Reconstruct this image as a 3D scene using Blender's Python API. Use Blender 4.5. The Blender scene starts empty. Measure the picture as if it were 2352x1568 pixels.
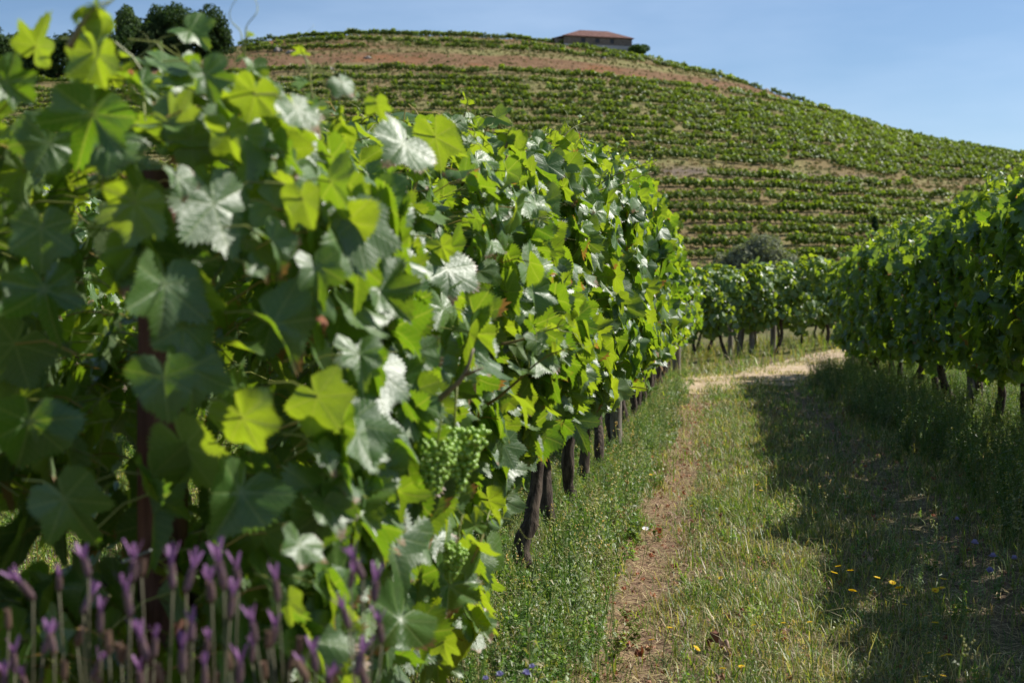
import bpy, math, random
import numpy as np
from mathutils import Matrix, Vector
R = math.radians
rng = np.random.default_rng(7)
random.seed(7)
sc = bpy.context.scene
COL = sc.collection

# ------------------------------------------------------------------ camera, world, sun, exposure
EYE = 0.95
YAW, PITCH = R(8.08), R(-1.21)
FPX = 3267.0                      # focal length in pixels of a 2352 wide frame (50 mm)
cd = bpy.data.cameras.new('camera'); cam = bpy.data.objects.new('camera', cd); COL.objects.link(cam)
cd.sensor_width = 36; cd.lens = 50; cd.clip_start = 0.05; cd.clip_end = 6000
cam.location = (0, 0, EYE); cam.rotation_euler = (R(90) + PITCH, 0, YAW)
cd.dof.use_dof = True; cd.dof.focus_distance = 4.6; cd.dof.aperture_fstop = 6.5; cd.dof.aperture_blades = 9
sc.camera = cam
SUN = np.array([0.90, 0.46, 1.0]); SUN /= np.linalg.norm(SUN)
w = bpy.data.worlds.new('World'); sc.world = w; w.use_nodes = True
nt = w.node_tree; nt.nodes.clear()
sky = nt.nodes.new('ShaderNodeTexSky'); sky.sky_type = 'NISHITA'; sky.sun_disc = False
sky.sun_elevation = math.asin(SUN[2]); sky.sun_rotation = math.atan2(SUN[0], SUN[1])
sky.air_density = 1.0; sky.dust_density = 0.5; sky.ozone_density = 4.5; sky.altitude = 300
bg = nt.nodes.new('ShaderNodeBackground'); bg.inputs[1].default_value = 0.075
wo = nt.nodes.new('ShaderNodeOutputWorld')
tc_ = nt.nodes.new('ShaderNodeTexCoord'); mp_ = nt.nodes.new('ShaderNodeMapping'); mp_.inputs['Scale'].default_value = (1.6, 1.6, 6.0)
nz_ = nt.nodes.new('ShaderNodeTexNoise'); nz_.inputs['Scale'].default_value = 2.2; nz_.inputs['Detail'].default_value = 5
mr_ = nt.nodes.new('ShaderNodeMapRange'); mr_.inputs[1].default_value = .42; mr_.inputs[2].default_value = .72; mr_.inputs[4].default_value = .35
mx_ = nt.nodes.new('ShaderNodeMix'); mx_.data_type = 'RGBA'; mx_.inputs[7].default_value = (6.0, 7.4, 9.6, 1)   # thin high cirrus
nt.links.new(tc_.outputs['Generated'], mp_.inputs[0]); nt.links.new(mp_.outputs[0], nz_.inputs['Vector']); nt.links.new(nz_.outputs[0], mr_.inputs[0])
nt.links.new(mr_.outputs[0], mx_.inputs[0]); nt.links.new(sky.outputs[0], mx_.inputs[6]); nt.links.new(mx_.outputs[2], bg.inputs[0]); nt.links.new(bg.outputs[0], wo.inputs[0])
sl = bpy.data.lights.new('sun', 'SUN'); sl.energy = 4.9; sl.angle = R(0.53); sl.color = (1.0, 0.955, 0.88)
so = bpy.data.objects.new('sun', sl); COL.objects.link(so)
so.rotation_euler = Vector(SUN).to_track_quat('Z', 'Y').to_euler(); so.location = (20, 20, 30)
sc.view_settings.view_transform = 'Standard'; sc.view_settings.look = 'None'
sc.view_settings.exposure = 0.70; sc.view_settings.gamma = 1.0
sc.render.engine = 'CYCLES'
cy = sc.cycles
cy.max_bounces = 7; cy.diffuse_bounces = 3; cy.glossy_bounces = 3; cy.transmission_bounces = 4
cy.transparent_max_bounces = 4; cy.use_denoising = True; cy.caustics_reflective = False; cy.caustics_refractive = False
cy.sample_clamp_indirect = 6

CM = np.array(Matrix.Rotation(YAW, 3, 'Z') @ Matrix.Rotation(R(90) + PITCH, 3, 'X'))
def ray(px, py):                   # px,py in the 2352x1568 frame -> world direction with unit camera depth
    return CM @ np.array([(px - 1176) / FPX, -(py - 784) / FPX, -1.0])
def at_depth(px, py, D):
    return np.array([0, 0, EYE]) + ray(px, py) * D
def at_z(px, py, z=0.0):
    d = ray(px, py); return np.array([0, 0, EYE]) + d * ((z - EYE) / d[2])
def at_x(px, py, x):
    d = ray(px, py); return np.array([0, 0, EYE]) + d * (x / d[0])
def px_of(P):
    q = (np.asarray(P) - np.array([0, 0, EYE])) @ CM
    return 1176 + FPX * q[..., 0] / -q[..., 2], 784 - FPX * q[..., 1] / -q[..., 2], -q[..., 2]

# ------------------------------------------------------------------ helpers
def nrm(v):
    v = np.asarray(v, float); return v / np.maximum(np.linalg.norm(v, axis=-1, keepdims=True), 1e-9)
def sn(x, y, s=0.0):               # cheap smooth noise, about -1..1
    return (np.sin(x * 1.0 + 1.7 * np.sin(y * 0.9 + s) + s * 3.1) + np.sin(y * 1.3 + 1.3 * np.sin(x * 1.1 - s) + s * 1.7)
            + 0.6 * np.sin(x * 2.3 + y * 1.9 + s * 5)) / 2.6

class Buf:
    def __init__(s): s.V = []; s.D = []; s.F = []; s.n = 0
    def add(s, v, f, dat=None, mat=0):
        v = np.asarray(v, float).reshape(-1, 3)
        if dat is None: dat = np.zeros((len(v), 3))
        dat = np.broadcast_to(np.asarray(dat, float), (len(v), 3))
        s.V.append(v); s.D.append(dat)
        if isinstance(f, (list, tuple)) and len(f) and not np.isscalar(f[0]) and not isinstance(f, np.ndarray):
            groups = {}
            for q in f: groups.setdefault(len(q), []).append(q)
            fs = [np.array(g) for g in groups.values()]
        else: fs = [np.asarray(f)]
        for g in fs: s.F.append((g + s.n, mat))
        s.n += len(v)
    def inst(s, proto, pos, rot, scl, datf=None, mat=0):
        """proto=(verts, [faces arrays], dat); rot (k,3,3); scl (k,) or (k,3)"""
        V, FS, D = proto; k = len(pos); n = len(V)
        if k == 0: return
        scl = np.asarray(scl, float)
        if scl.ndim == 1: scl = np.repeat(scl[:, None], 3, 1)
        W = np.einsum('kij,knj->kni', rot, V[None] * scl[:, None, :]) + np.asarray(pos)[:, None, :]
        DD = np.repeat(D[None], k, 0)
        if datf is not None: DD = datf(DD)
        s.V.append(W.reshape(-1, 3)); s.D.append(DD.reshape(-1, 3))
        off = (np.arange(k) * n)[:, None, None] + s.n
        for F in FS: s.F.append(((F[None] + off).reshape(-1, F.shape[1]), mat))
        s.n += k * n
    def mesh(s, name, mats, smooth=True):
        me = bpy.data.meshes.new(name)
        V = np.concatenate(s.V); D = np.concatenate(s.D)
        me.vertices.add(len(V)); me.vertices.foreach_set('co', V.astype(np.float32).ravel())
        loops = np.concatenate([f.ravel() for f, m in s.F]).astype(np.int32)
        tot = np.concatenate([np.full(len(f), f.shape[1]) for f, m in s.F]).astype(np.int32)
        mi = np.concatenate([np.full(len(f), m) for f, m in s.F]).astype(np.int32)
        st = np.concatenate([[0], np.cumsum(tot)[:-1]]).astype(np.int32)
        me.loops.add(len(loops)); me.loops.foreach_set('vertex_index', loops)
        me.polygons.add(len(tot)); me.polygons.foreach_set('loop_start', st); me.polygons.foreach_set('loop_total', tot)
        me.polygons.foreach_set('material_index', mi)
        me.polygons.foreach_set('use_smooth', np.full(len(tot), smooth))
        a = me.attributes.new('dat', 'FLOAT_VECTOR', 'POINT'); a.data.foreach_set('vector', D.astype(np.float32).ravel())
        me.update(calc_edges=True)
        for m in (mats if isinstance(mats, (list, tuple)) else [mats]): me.materials.append(m)
        return me
    def obj(s, name, mats, parent=None, loc=None, smooth=True):
        o = bpy.data.objects.new(name, s.mesh(name, mats, smooth)); COL.objects.link(o)
        if parent: o.parent = parent
        if loc is not None: o.location = loc
        return o
def tag(o, label=None, cat=None, group=None, kind=None):
    if label: o['label'] = label
    if cat: o['category'] = cat
    if group: o['group'] = group
    if kind: o['kind'] = kind
    return o
def empty(name, loc, label, cat, group=None):
    o = bpy.data.objects.new(name, None); COL.objects.link(o); o.location = loc; o.empty_display_size = 0.1
    return tag(o, label, cat, group)
ORD = 'first second third fourth fifth sixth seventh eighth ninth tenth eleventh twelfth thirteenth fourteenth fifteenth sixteenth seventeenth eighteenth nineteenth twentieth'.split()
def ordn(i):
    if i < 20: return ORD[i]
    tens = ['twenty', 'thirty', 'forty', 'fifty'][(i + 1) // 10 - 2]
    u = (i + 1) % 10
    return {'twenty': 'twentieth', 'thirty': 'thirtieth', 'forty': 'fortieth', 'fifty': 'fiftieth'}[tens] if u == 0 else tens + '-' + ORD[u - 1]

def tube(buf, pts, rad, n=6, dat=None, mat=0, jit=0.0, cap=True):
    pts = np.asarray(pts, float); m = len(pts)
    rad = np.broadcast_to(np.asarray(rad, float), (m,))
    T = nrm(np.gradient(pts, axis=0))
    ref = np.array([0, 0, 1.0]) if abs(T[:, 2]).mean() < 0.8 else np.array([1.0, 0, 0])
    A = nrm(np.cross(T, ref)); B = np.cross(T, A)
    th = np.linspace(0, 2 * np.pi, n, endpoint=False)
    rr = rad[:, None] * (1 + jit * (rng.random((m, n)) - 0.5) * 2)
    V = pts[:, None] + rr[..., None] * (A[:, None] * np.cos(th)[None, :, None] + B[:, None] * np.sin(th)[None, :, None])
    V = V.reshape(-1, 3)
    i = np.arange(m - 1)[:, None] * n; j = np.arange(n)[None]; j2 = (j + 1) % n
    F = np.stack([i + j, i + j2, i + n + j2, i + n + j], -1).reshape(-1, 4)
    base = buf.n
    buf.add(V, F, dat, mat)
    if cap:
        buf.F.append((np.array([[base + (m - 1) * n + q for q in range(n)]]), mat))
        buf.F.append((np.array([[base + q for q in reversed(range(n))]]), mat))
def box(buf, lo, hi, dat=None, mat=0):
    x0, y0, z0 = lo; x1, y1, z1 = hi
    v = [(x0,y0,z0),(x1,y0,z0),(x1,y1,z0),(x0,y1,z0),(x0,y0,z1),(x1,y0,z1),(x1,y1,z1),(x0,y1,z1)]
    f = np.array([(3,2,1,0),(4,5,6,7),(0,1,5,4),(1,2,6,5),(2,3,7,6),(3,0,4,7)])
    buf.add(v, f, dat, mat)
def spline(P, n):
    P = np.asarray(P, float); t = np.linspace(0, len(P) - 1, n); o = np.zeros((n, 3))
    Q = np.vstack([2 * P[0] - P[1], P, 2 * P[-1] - P[-2]])
    for k, u in enumerate(t):
        i = min(int(u), len(P) - 2); f = u - i; a, b, c, d = Q[i:i + 4]
        o[k] = 0.5 * (2*b + (c-a)*f + (2*a-5*b+4*c-d)*f*f + (3*b-a-3*c+d)*f**3)
    return o

# ------------------------------------------------------------------ materials
class N:
    def __init__(s, name):
        s.m = bpy.data.materials.new(name); s.m.use_nodes = True; s.t = s.m.node_tree; s.t.nodes.clear()
        s.out = s.new('ShaderNodeOutputMaterial')
    def new(s, typ, **kw):
        n = s.t.nodes.new(typ)
        for k, v in kw.items(): setattr(n, k, v)
        return n
    def link(s, a, b): s.t.links.new(a, b)
    def setin(s, sock, v):
        if isinstance(v, bpy.types.NodeSocket): s.link(v, sock)
        else: sock.default_value = v
    def math(s, op, a, b=0.0, c=None, clamp=False):
        n = s.new('ShaderNodeMath', operation=op); n.use_clamp = clamp
        s.setin(n.inputs[0], a); s.setin(n.inputs[1], b)
        if c is not None: s.setin(n.inputs[2], c)
        return n.outputs[0]
    def mix(s, f, a, b, blend='MIX'):
        n = s.new('ShaderNodeMix', data_type='RGBA'); n.blend_type = blend
        s.setin(n.inputs[0], f)
        for i, v in ((6, a), (7, b)):
            s.setin(n.inputs[i], v if isinstance(v, bpy.types.NodeSocket) else (*v, 1.0))
        return n.outputs[2]
    def rng(s, v, a, b, c=0.0, d=1.0, smooth=True):
        n = s.new('ShaderNodeMapRange'); n.interpolation_type = 'SMOOTHSTEP' if smooth else 'LINEAR'
        for i, q in enumerate((v, a, b, c, d)): s.setin(n.inputs[i], q)
        return n.outputs[0]
    def noise(s, scale, detail=3, vec=None, rough=0.55):
        n = s.new('ShaderNodeTexNoise'); n.inputs['Scale'].default_value = scale; n.inputs['Detail'].default_value = detail
        n.inputs['Roughness'].default_value = rough
        if vec is not None: s.link(vec, n.inputs['Vector'])
        return n.outputs[0]
    def coord(s, scale=(1, 1, 1), kind='Object'):
        tc = s.new('ShaderNodeTexCoord'); mp = s.new('ShaderNodeMapping'); mp.inputs['Scale'].default_value = scale
        s.link(tc.outputs[kind], mp.inputs[0]); return mp.outputs[0]
    def world(s, scale=(1, 1, 1)):
        tc = s.new('ShaderNodeNewGeometry'); mp = s.new('ShaderNodeMapping'); mp.inputs['Scale'].default_value = scale
        s.link(tc.outputs['Position'], mp.inputs[0]); return mp.outputs[0]
    def dat(s):
        n = s.new('ShaderNodeAttribute', attribute_name='dat'); return n.outputs['Vector'], n.outputs['Color']
    def bump(s, h, strength=0.3, dist=0.01):
        n = s.new('ShaderNodeBump'); n.inputs['Strength'].default_value = strength; n.inputs['Distance'].default_value = dist
        s.link(h, n.inputs['Height']); return n.outputs[0]
    def bsdf(s, col, rough=0.7, normal=None, spec=0.5):
        n = s.new('ShaderNodeBsdfPrincipled')
        s.setin(n.inputs['Base Color'], col if isinstance(col, bpy.types.NodeSocket) else (*col, 1.0))
        s.setin(n.inputs['Roughness'], rough); s.setin(n.inputs['Specular IOR Level'], spec)
        if normal is not None: s.link(normal, n.inputs['Normal'])
        return n.outputs[0]
    def done(s, sh): s.link(sh, s.out.inputs['Surface']); return s.m

def leaf_material():
    m = N('vine_leaf')
    vec, _ = m.dat()
    sep = m.new('ShaderNodeSeparateXYZ'); m.link(vec, sep.inputs[0]); x, y, rnd = sep.outputs
    ax = m.math('ABSOLUTE', x)
    phi = m.math('ARCTAN2', ax, y)
    psi = m.math('PINGPONG', phi, R(27))
    r = m.math('SQRT', m.math('ADD', m.math('MULTIPLY', x, x), m.math('MULTIPLY', y, y)))
    t = m.math('MULTIPLY', r, m.math('SINE', psi)); s_ = m.math('MULTIPLY', r, m.math('COSINE', psi))
    main = m.rng(t, 0.006, 0.030, 1.0, 0.0)
    fr = m.math('FRACT', m.math('MULTIPLY', m.math('SUBTRACT', s_, m.math('MULTIPLY', t, 0.9)), 7.5))
    sec = m.rng(m.math('ABSOLUTE', m.math('SUBTRACT', fr, 0.5)), 0.0, 0.10, 0.75, 0.0)
    fade = m.rng(r, 0.05, 0.2)
    sec = m.math('MULTIPLY', sec, fade)
    vein = m.math('MAXIMUM', main, sec)
    cv = m.new('ShaderNodeCombineXYZ'); m.link(x, cv.inputs[0]); m.link(y, cv.inputs[1]); m.link(rnd, cv.inputs[2])
    fine = m.noise(8, 2, cv.outputs[0]); blot = m.noise(2.2, 3, cv.outputs[0])
    geo = m.new('ShaderNodeNewGeometry'); back = geo.outputs['Backfacing']
    age = m.rng(rnd, 0.0, 1.0)
    up = m.mix(age, (0.036, 0.100, 0.016), (0.090, 0.180, 0.022))
    up = m.mix(m.rng(blot, 0.35, 0.7, 0.0, 0.45), up, (0.075, 0.115, 0.03))
    up = m.mix(m.math('MULTIPLY', vein, 0.55), up, (0.17, 0.24, 0.08))
    dn = m.mix(age, (0.085, 0.135, 0.060), (0.115, 0.175, 0.055))
    dn = m.mix(m.math('MULTIPLY', vein, 0.6), dn, (0.20, 0.26, 0.11))
    # dry margins on a few leaves
    dry = m.math('MULTIPLY', m.rng(m.math('ADD', r, m.math('MULTIPLY', blot, 0.6)), 1.10, 1.22), m.rng(m.math('FRACT', m.math('MULTIPLY', rnd, 37.0)), 0.82, 0.9))
    up = m.mix(dry, up, (0.22, 0.13, 0.05)); dn = m.mix(dry, dn, (0.24, 0.15, 0.06))
    col = m.mix(back, up, dn)
    tr = m.mix(age, (0.16, 0.34, 0.008), (0.46, 0.60, 0.018))
    tr = m.mix(m.math('MULTIPLY', vein, 0.45), tr, (0.62, 0.66, 0.08))
    tr = m.mix(m.rng(fine, 0.4, 0.7, 0.0, 0.3), tr, (0.30, 0.42, 0.01))
    tr = m.mix(dry, tr, (0.45, 0.22, 0.04))
    h = m.math('ADD', m.math('MULTIPLY', vein, -0.22), m.math('MULTIPLY', fine, 0.8))
    nb = m.bump(h, 0.5, 0.0020)
    rough = m.math('ADD', 0.45, m.math('MULTIPLY', back, 0.2))
    p = m.bsdf(col, rough, nb, m.math('SUBTRACT', 0.88, m.math('MULTIPLY', back, 0.45)))
    tb = m.new('ShaderNodeBsdfTranslucent'); m.link(tr, tb.inputs[0]); m.link(nb, tb.inputs[1])
    mx = m.new('ShaderNodeMixShader'); mx.inputs[0].default_value = 0.40
    m.link(p, mx.inputs[1]); m.link(tb.outputs[0], mx.inputs[2])
    return m.done(mx.outputs[0])
def plant_material(name='plant', trans=0.35, rough=0.5, tcol=(1.5, 1.7, 0.5), spec=0.5):
    m = N(name); _, c = m.dat()
    n = m.noise(3.0, 3, m.world())
    c2 = m.mix(1.0, c, m.mix(n, (0.7, 0.7, 0.7), (1.3, 1.3, 1.3)), 'MULTIPLY')
    p = m.bsdf(c2, rough, None, spec)
    if trans <= 0: return m.done(p)
    tb = m.new('ShaderNodeBsdfTranslucent'); m.link(m.mix(1.0, c2, tcol, 'MULTIPLY'), tb.inputs[0])
    mx = m.new('ShaderNodeMixShader'); mx.inputs[0].default_value = trans
    m.link(p, mx.inputs[1]); m.link(tb.outputs[0], mx.inputs[2])
    return m.done(mx.outputs[0])
def bark_material(name, a, b, sc_=(60, 60, 9), strength=0.9, dist=0.012):
    m = N(name); v = m.coord(sc_)
    n = m.noise(1.0, 5, v, 0.65); n2 = m.noise(5.0, 3, m.coord())
    c = m.mix(m.rng(n, 0.35, 0.68), a, b); c = m.mix(m.rng(n2, 0.5, 0.75, 0, 0.5), c, tuple(q * 1.7 for q in b))
    return m.done(m.bsdf(c, 0.9, m.bump(n, strength, dist), 0.2))
M_leaf = leaf_material()
M_plant = plant_material()
M_dryplant = plant_material('dry_plant', 0.2, 0.7, (1.2, 1.0, 0.7), 0.3)
M_tree = plant_material('tree_foliage', 0.25, 0.75, (1.4, 1.6, 0.5), 0.12)
M_hillvine = plant_material('far_vine_foliage', 0.38, 0.5, (1.7, 1.8, 0.35), 0.5)
M_bark = bark_material('vine_bark', (0.030, 0.022, 0.018), (0.12, 0.092, 0.07))
M_treebark = bark_material('tree_bark', (0.05, 0.04, 0.03), (0.14, 0.11, 0.085), (8, 8, 2))
M_post = bark_material('weathered_post', (0.10, 0.085, 0.07), (0.25, 0.225, 0.19), (50, 50, 5), 0.6, 0.006)
M_redpost = bark_material('reddish_post', (0.065, 0.030, 0.02), (0.16, 0.08, 0.055), (50, 50, 4), 0.7, 0.006)
def cane_material():
    m = N('vine_cane'); _, c = m.dat(); n = m.noise(40, 3, m.coord())
    return m.done(m.bsdf(m.mix(1.0, c, m.mix(n, (0.7, 0.7, 0.7), (1.25, 1.25, 1.25)), 'MULTIPLY'), 0.5, m.bump(n, 0.3, 0.002), 0.4))
M_cane = cane_material()
def grape_material():
    m = N('unripe_grape'); n = m.noise(30, 2, m.coord())
    p = m.new('ShaderNodeBsdfPrincipled'); m.link(m.mix(n, (0.18, 0.32, 0.03), (0.28, 0.42, 0.06)), p.inputs['Base Color'])
    p.inputs['Roughness'].default_value = 0.32; p.inputs['Subsurface Weight'].default_value = 0.25
    p.inputs['Subsurface Radius'].default_value = (0.004, 0.005, 0.001); p.inputs['Subsurface Scale'].default_value = 1.0
    return m.done(p.outputs[0])
M_grape = grape_material()

# ------------------------------------------------------------------ terrain
def ss(x, a, b):
    t = np.clip((x - a) / (b - a), 0, 1); return t * t * (3 - 2 * t)
def track_off(y): return 0.04 * np.sin(y * 0.9) + 0.03 * np.sin(y * 2.3 + 1)
def gz(x, y):                       # near ground height
    x = np.asarray(x, float); y = np.asarray(y, float)
    z = 0.012 * sn(x * 2.1, y * 1.7, 1) * ss(np.hypot(x, y), 0, 3)
    z = z + 0.09 * np.clip(x + 0.6, 0, 7) * ss(y, 19, 27) * (1 - ss(y, 60, 110))
    z = z - 0.035 * np.exp(-((x + 0.22 - track_off(y)) / 0.16) ** 2) * (y < 20) - 0.035 * np.exp(-((x - 0.95) / 0.16) ** 2) * (y < 20)
    return z
def soil_material():
    m = N('vineyard_soil'); W = m.world()
    sep = m.new('ShaderNodeSeparateXYZ'); m.link(W, sep.inputs[0]); X, Y, Z = sep.outputs
    n1 = m.noise(1.3, 4, W); n2 = m.noise(9, 5, W, 0.7); n3 = m.noise(60, 4, W, 0.7)
    base = m.mix(m.rng(n2, 0.35, 0.65), (0.085, 0.060, 0.038), (0.17, 0.125, 0.075))
    base = m.mix(m.rng(n1, 0.42, 0.62, 0, 0.55), base, (0.075, 0.095, 0.03))
    # bare wheel strip: reddish, strawy
    dx = m.math('ABSOLUTE', m.math('ADD', X, 0.22))
    strip = m.rng(m.math('ADD', dx, m.math('MULTIPLY', n2, 0.35)), 0.22, 0.38, 1.0, 0.0)
    strip = m.math('MULTIPLY', strip, m.rng(Y, 17, 21, 1.0, 0.0))
    dirt = m.mix(m.rng(n3, 0.35, 0.65), (0.11, 0.06, 0.04), (0.27, 0.18, 0.115))
    base = m.mix(strip, base, dirt)
    base = m.mix(m.rng(Y, 22, 30), base, m.mix(m.rng(n1, 0.35, 0.6), (0.16, 0.125, 0.06), (0.11, 0.12, 0.035)))
    hh = m.math('ADD', m.math('MULTIPLY', n3, 0.4), n2)
    return m.done(m.bsdf(base, 0.95, m.bump(hh, 0.9, 0.03), 0.15))
M_soil = soil_material()
def grid_sheet(name, xs, ys, zf, mat, kind='structure'):
    X, Y = np.meshgrid(xs, ys); Z = zf(X, Y); b = Buf()
    nx = len(xs); i = np.arange(len(ys) - 1)[:, None] * nx; j = np.arange(nx - 1)[None]
    F = np.stack([i + j, i + j + 1, i + nx + j + 1, i + nx + j], -1).reshape(-1, 4)
    b.add(np.stack([X, Y, Z], -1), F); o = b.obj(name, mat); return tag(o, kind=kind)
def warped(lo, hi, d0, g):
    a = [0.0]; d = d0
    while a[-1] < hi: a.append(a[-1] + d); d *= g
    c = [0.0]; d = d0
    while c[-1] > lo: c.append(c[-1] - d); d *= g
    return np.array(sorted(set(a + c)))
def zg_far(X, Y): return gz(X, Y) - 2.5 * ss(np.hypot(X, Y), 120, 240)
grid_sheet('ground', warped(-2500, 2500, 0.07, 1.045), warped(-300, 4000, 0.12, 1.03), zg_far, M_soil)

# sandy cross track at the end of the rows (sheet a few mm above the ground)
def road_material():
    m = N('sandy_track'); W = m.world(); n = m.noise(6, 5, W, 0.7); n2 = m.noise(45, 3, W)
    c = m.mix(m.rng(n, 0.3, 0.7), (0.33, 0.24, 0.145), (0.52, 0.41, 0.28)); c = m.mix(m.rng(n2, 0.5, 0.7, 0, 0.4), c, (0.30, 0.22, 0.13))
    return m.done(m.bsdf(c, 0.95, m.bump(m.math('ADD', n, n2), 0.6, 0.02), 0.1))
RC = spline([(-1.6, 17.2, 0), (-1.0, 17.9, 0), (-0.4, 18.6, 0), (1.2, 21.6, 0), (2.6, 25.0, 0), (7, 28.3, 0), (16, 30, 0)], 120)
def road_y(x): return np.interp(x, RC[:, 0], RC[:, 1])
b = Buf(); T = nrm(np.gradient(RC, axis=0)); S_ = np.stack([T[:, 1], -T[:, 0], np.zeros(120)], -1)
cols = np.linspace(-1, 1, 15); hw = 1.05 + 0.2 * np.sin(np.arange(120) * 0.4)
V = RC[:, None] + S_[:, None] * (cols[None, :, None] * hw[:, None, None]) * (1 + 0.06 * np.sin(np.arange(120) * 1.7)[:, None, None])
V[..., 2] = gz(V[..., 0], V[..., 1]) + 0.010 - 0.008 * np.abs(cols)[None] ** 3
i = np.arange(119)[:, None] * 15; j = np.arange(14)[None]
b.add(V, np.stack([i + j, i + j + 1, i + 16 + j, i + 15 + j], -1).reshape(-1, 4))
tag(b.obj('dirt_track', road_material()), kind='structure')

# ---- hill: a rounded, terraced hill 150-390 m away
crest_px = [-600, -200, 0, 250, 400, 540, 700, 870, 1050, 1280, 1480, 1700, 1900, 2000, 2150, 2352, 2600, 3000, 3600]
crest_py = [260, 190, 160, 150, 130, 100, 84, 75, 79, 96, 128, 187, 247, 284, 326, 354, 385, 450, 560]
RH0, RHC = 150.0, 390.0
def gprof(s):
    s = np.asarray(s, float)
    a = 1 - np.clip(1 - s, 0, None) ** 1.22
    a = np.where(s < 0.06, a * ss(s, -0.03, 0.06), a)
    return np.where(s > 1, 1 - 0.9 * (s - 1) ** 2, np.where(s < 0, 0, a))
def ginv(g): return 1 - (1 - g) ** (1 / 1.22)
_s = np.linspace(0.3, 1.2, 400); _rho = RH0 + _s * (RHC - RH0); GM = (gprof(_s) / _rho).max()
def az_px(a): return 1176 - FPX * np.tan(a - YAW)
def px_az(px): return YAW + np.arctan((1176 - px) / FPX)
def Zc(a):
    px = az_px(a); e = (715 - np.interp(px, crest_px, crest_py)) / FPX * np.cos(a - YAW)
    return e / GM
def hill_z(a, rho): return Zc(a) * gprof((rho - RH0) / (RHC - RH0))
AZ = np.linspace(R(-52), R(58), 620); ZCs = np.convolve(np.pad(Zc(AZ), 12, mode='edge'), np.hanning(27)[1:-1] / np.hanning(27).sum(), 'same')[12:-12]
def Zc(a): return np.interp(a, AZ, ZCs)
ZREF = Zc(px_az(1300))
def pyref_to_z(py):                # image row at the reference azimuth -> contour height
    a = px_az(1300); s = np.linspace(0, 1.0, 600); rho = RH0 + s * (RHC - RH0); z = hill_z(a, rho)
    P = np.stack([-np.sin(a) * rho, np.cos(a) * rho, z], -1); _, yy, _ = px_of(P)
    return np.interp(-np.asarray(py, float), -yy, z)
RHO = np.concatenate([np.linspace(RH0 - 8, RHC, 420), np.linspace(RHC + 2, RHC + 170, 60)])
A_, P_ = np.meshgrid(AZ, RHO); Z_ = hill_z(A_, P_)
Xh, Yh = -np.sin(A_) * P_, np.cos(A_) * P_
nz = 0.35 * sn(Xh * .11, Yh * .13, 2) + 0.2 * sn(Xh * .5, Yh * .45, 5)
Z_ = Z_ + nz * ss(P_, RH0, RH0 + 25) - 0.5 * (P_ < RH0 + 1)
zb1, zb0 = pyref_to_z(138), pyref_to_z(164); zc1, zc0 = pyref_to_z(373), pyref_to_z(391)
zt_ = pyref_to_z(100)
wob = 1.3 * sn(Xh * .04, Yh * .03, 3) + 0.6 * sn(Xh * .2, Yh * .2, 6)
red = ss(Z_ + wob, zb0 - .8, zb0 + .8) * (1 - ss(Z_ + wob, zb1 - .8, zb1 + .8))
pxh = az_px(A_)
red = red * (1 - 0.7 * ss(pxh, 1750, 1900)) + 0.8 * ss(Z_, zb1, zb1 + 2) * ss(sn(Xh * .06, Yh * .09, 9) - ss(pxh, 1000, 1500) * .6, -0.2, 0.5)
grey = ss(Z_ + wob, zc0 - .8, zc0 + .8) * (1 - ss(Z_ + wob, zc1 - .8, zc1 + .8)) * ss(pxh, 1300, 1500) * (1 - ss(pxh, 1950, 2080))
red2 = ss(Z_ + wob, zc0, zc0 + 1) * (1 - ss(Z_ + wob, zc1 - .5, zc1 + .5)) * ss(pxh, 2040, 2120) * .8
def hill_material():
    m = N('hillside_soil'); vec, _ = m.dat(); sep = m.new('ShaderNodeSeparateXYZ'); m.link(vec, sep.inputs[0]); r_, g_, _z = sep.outputs
    W = m.world(); n = m.noise(0.5, 5, W, 0.7); n2 = m.noise(0.06, 4, W); n3 = m.noise(2.2, 3, W, 0.7)
    c = m.mix(m.rng(n, 0.3, 0.7), (0.15, 0.15, 0.052), (0.25, 0.215, 0.095))
    c = m.mix(m.rng(n2, 0.40, 0.60, 0, 0.8), c, (0.19, 0.135, 0.065))
    rr = m.mix(m.rng(n, 0.35, 0.65), (0.13, 0.072, 0.036), (0.21, 0.125, 0.068)); rr = m.mix(m.rng(n2, 0.52, 0.64, 0, 0.55), rr, (0.24, 0.095, 0.035))
    c = m.mix(m.math('MULTIPLY', r_, m.rng(n3, 0.25, 0.5, 0.55, 1.0)), c, rr)
    gg = m.mix(m.rng(n, 0.35, 0.65), (0.10, 0.08, 0.06), (0.20, 0.155, 0.115))
    c = m.mix(g_, c, gg)
    return m.done(m.bsdf(c, 0.95, m.bump(m.math('ADD', n, n3), 0.8, 0.5), 0.1))
M_hill = hill_material()
b = Buf(); na = len(AZ); i = np.arange(len(RHO) - 1)[:, None] * na; j = np.arange(na - 1)[None]
b.add(np.stack([Xh, Yh, Z_], -1), np.stack([i + j + 1, i + j, i + na + j, i + na + j + 1], -1).reshape(-1, 4),
      np.stack([np.clip(red + red2, 0, 1), grey, grey * 0], -1).reshape(-1, 3))
tag(b.obj('hill', M_hill), kind='structure')
def hill_point(px, s_frac=None, z=None):
    a = px_az(px)
    if z is not None: rho = RH0 + (RHC - RH0) * ginv(z / Zc(a))
    else: rho = RH0 + (RHC - RH0) * s_frac
    zz = hill_z(a, rho) + (0.35 * sn(-np.sin(a) * rho * .11, np.cos(a) * rho * .13, 2) + 0.2 * sn(-np.sin(a) * rho * .5, np.cos(a) * rho * .45, 5)) * ss(rho, RH0, RH0 + 25)
    return np.array([-np.sin(a) * rho, np.cos(a) * rho, zz])
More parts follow.
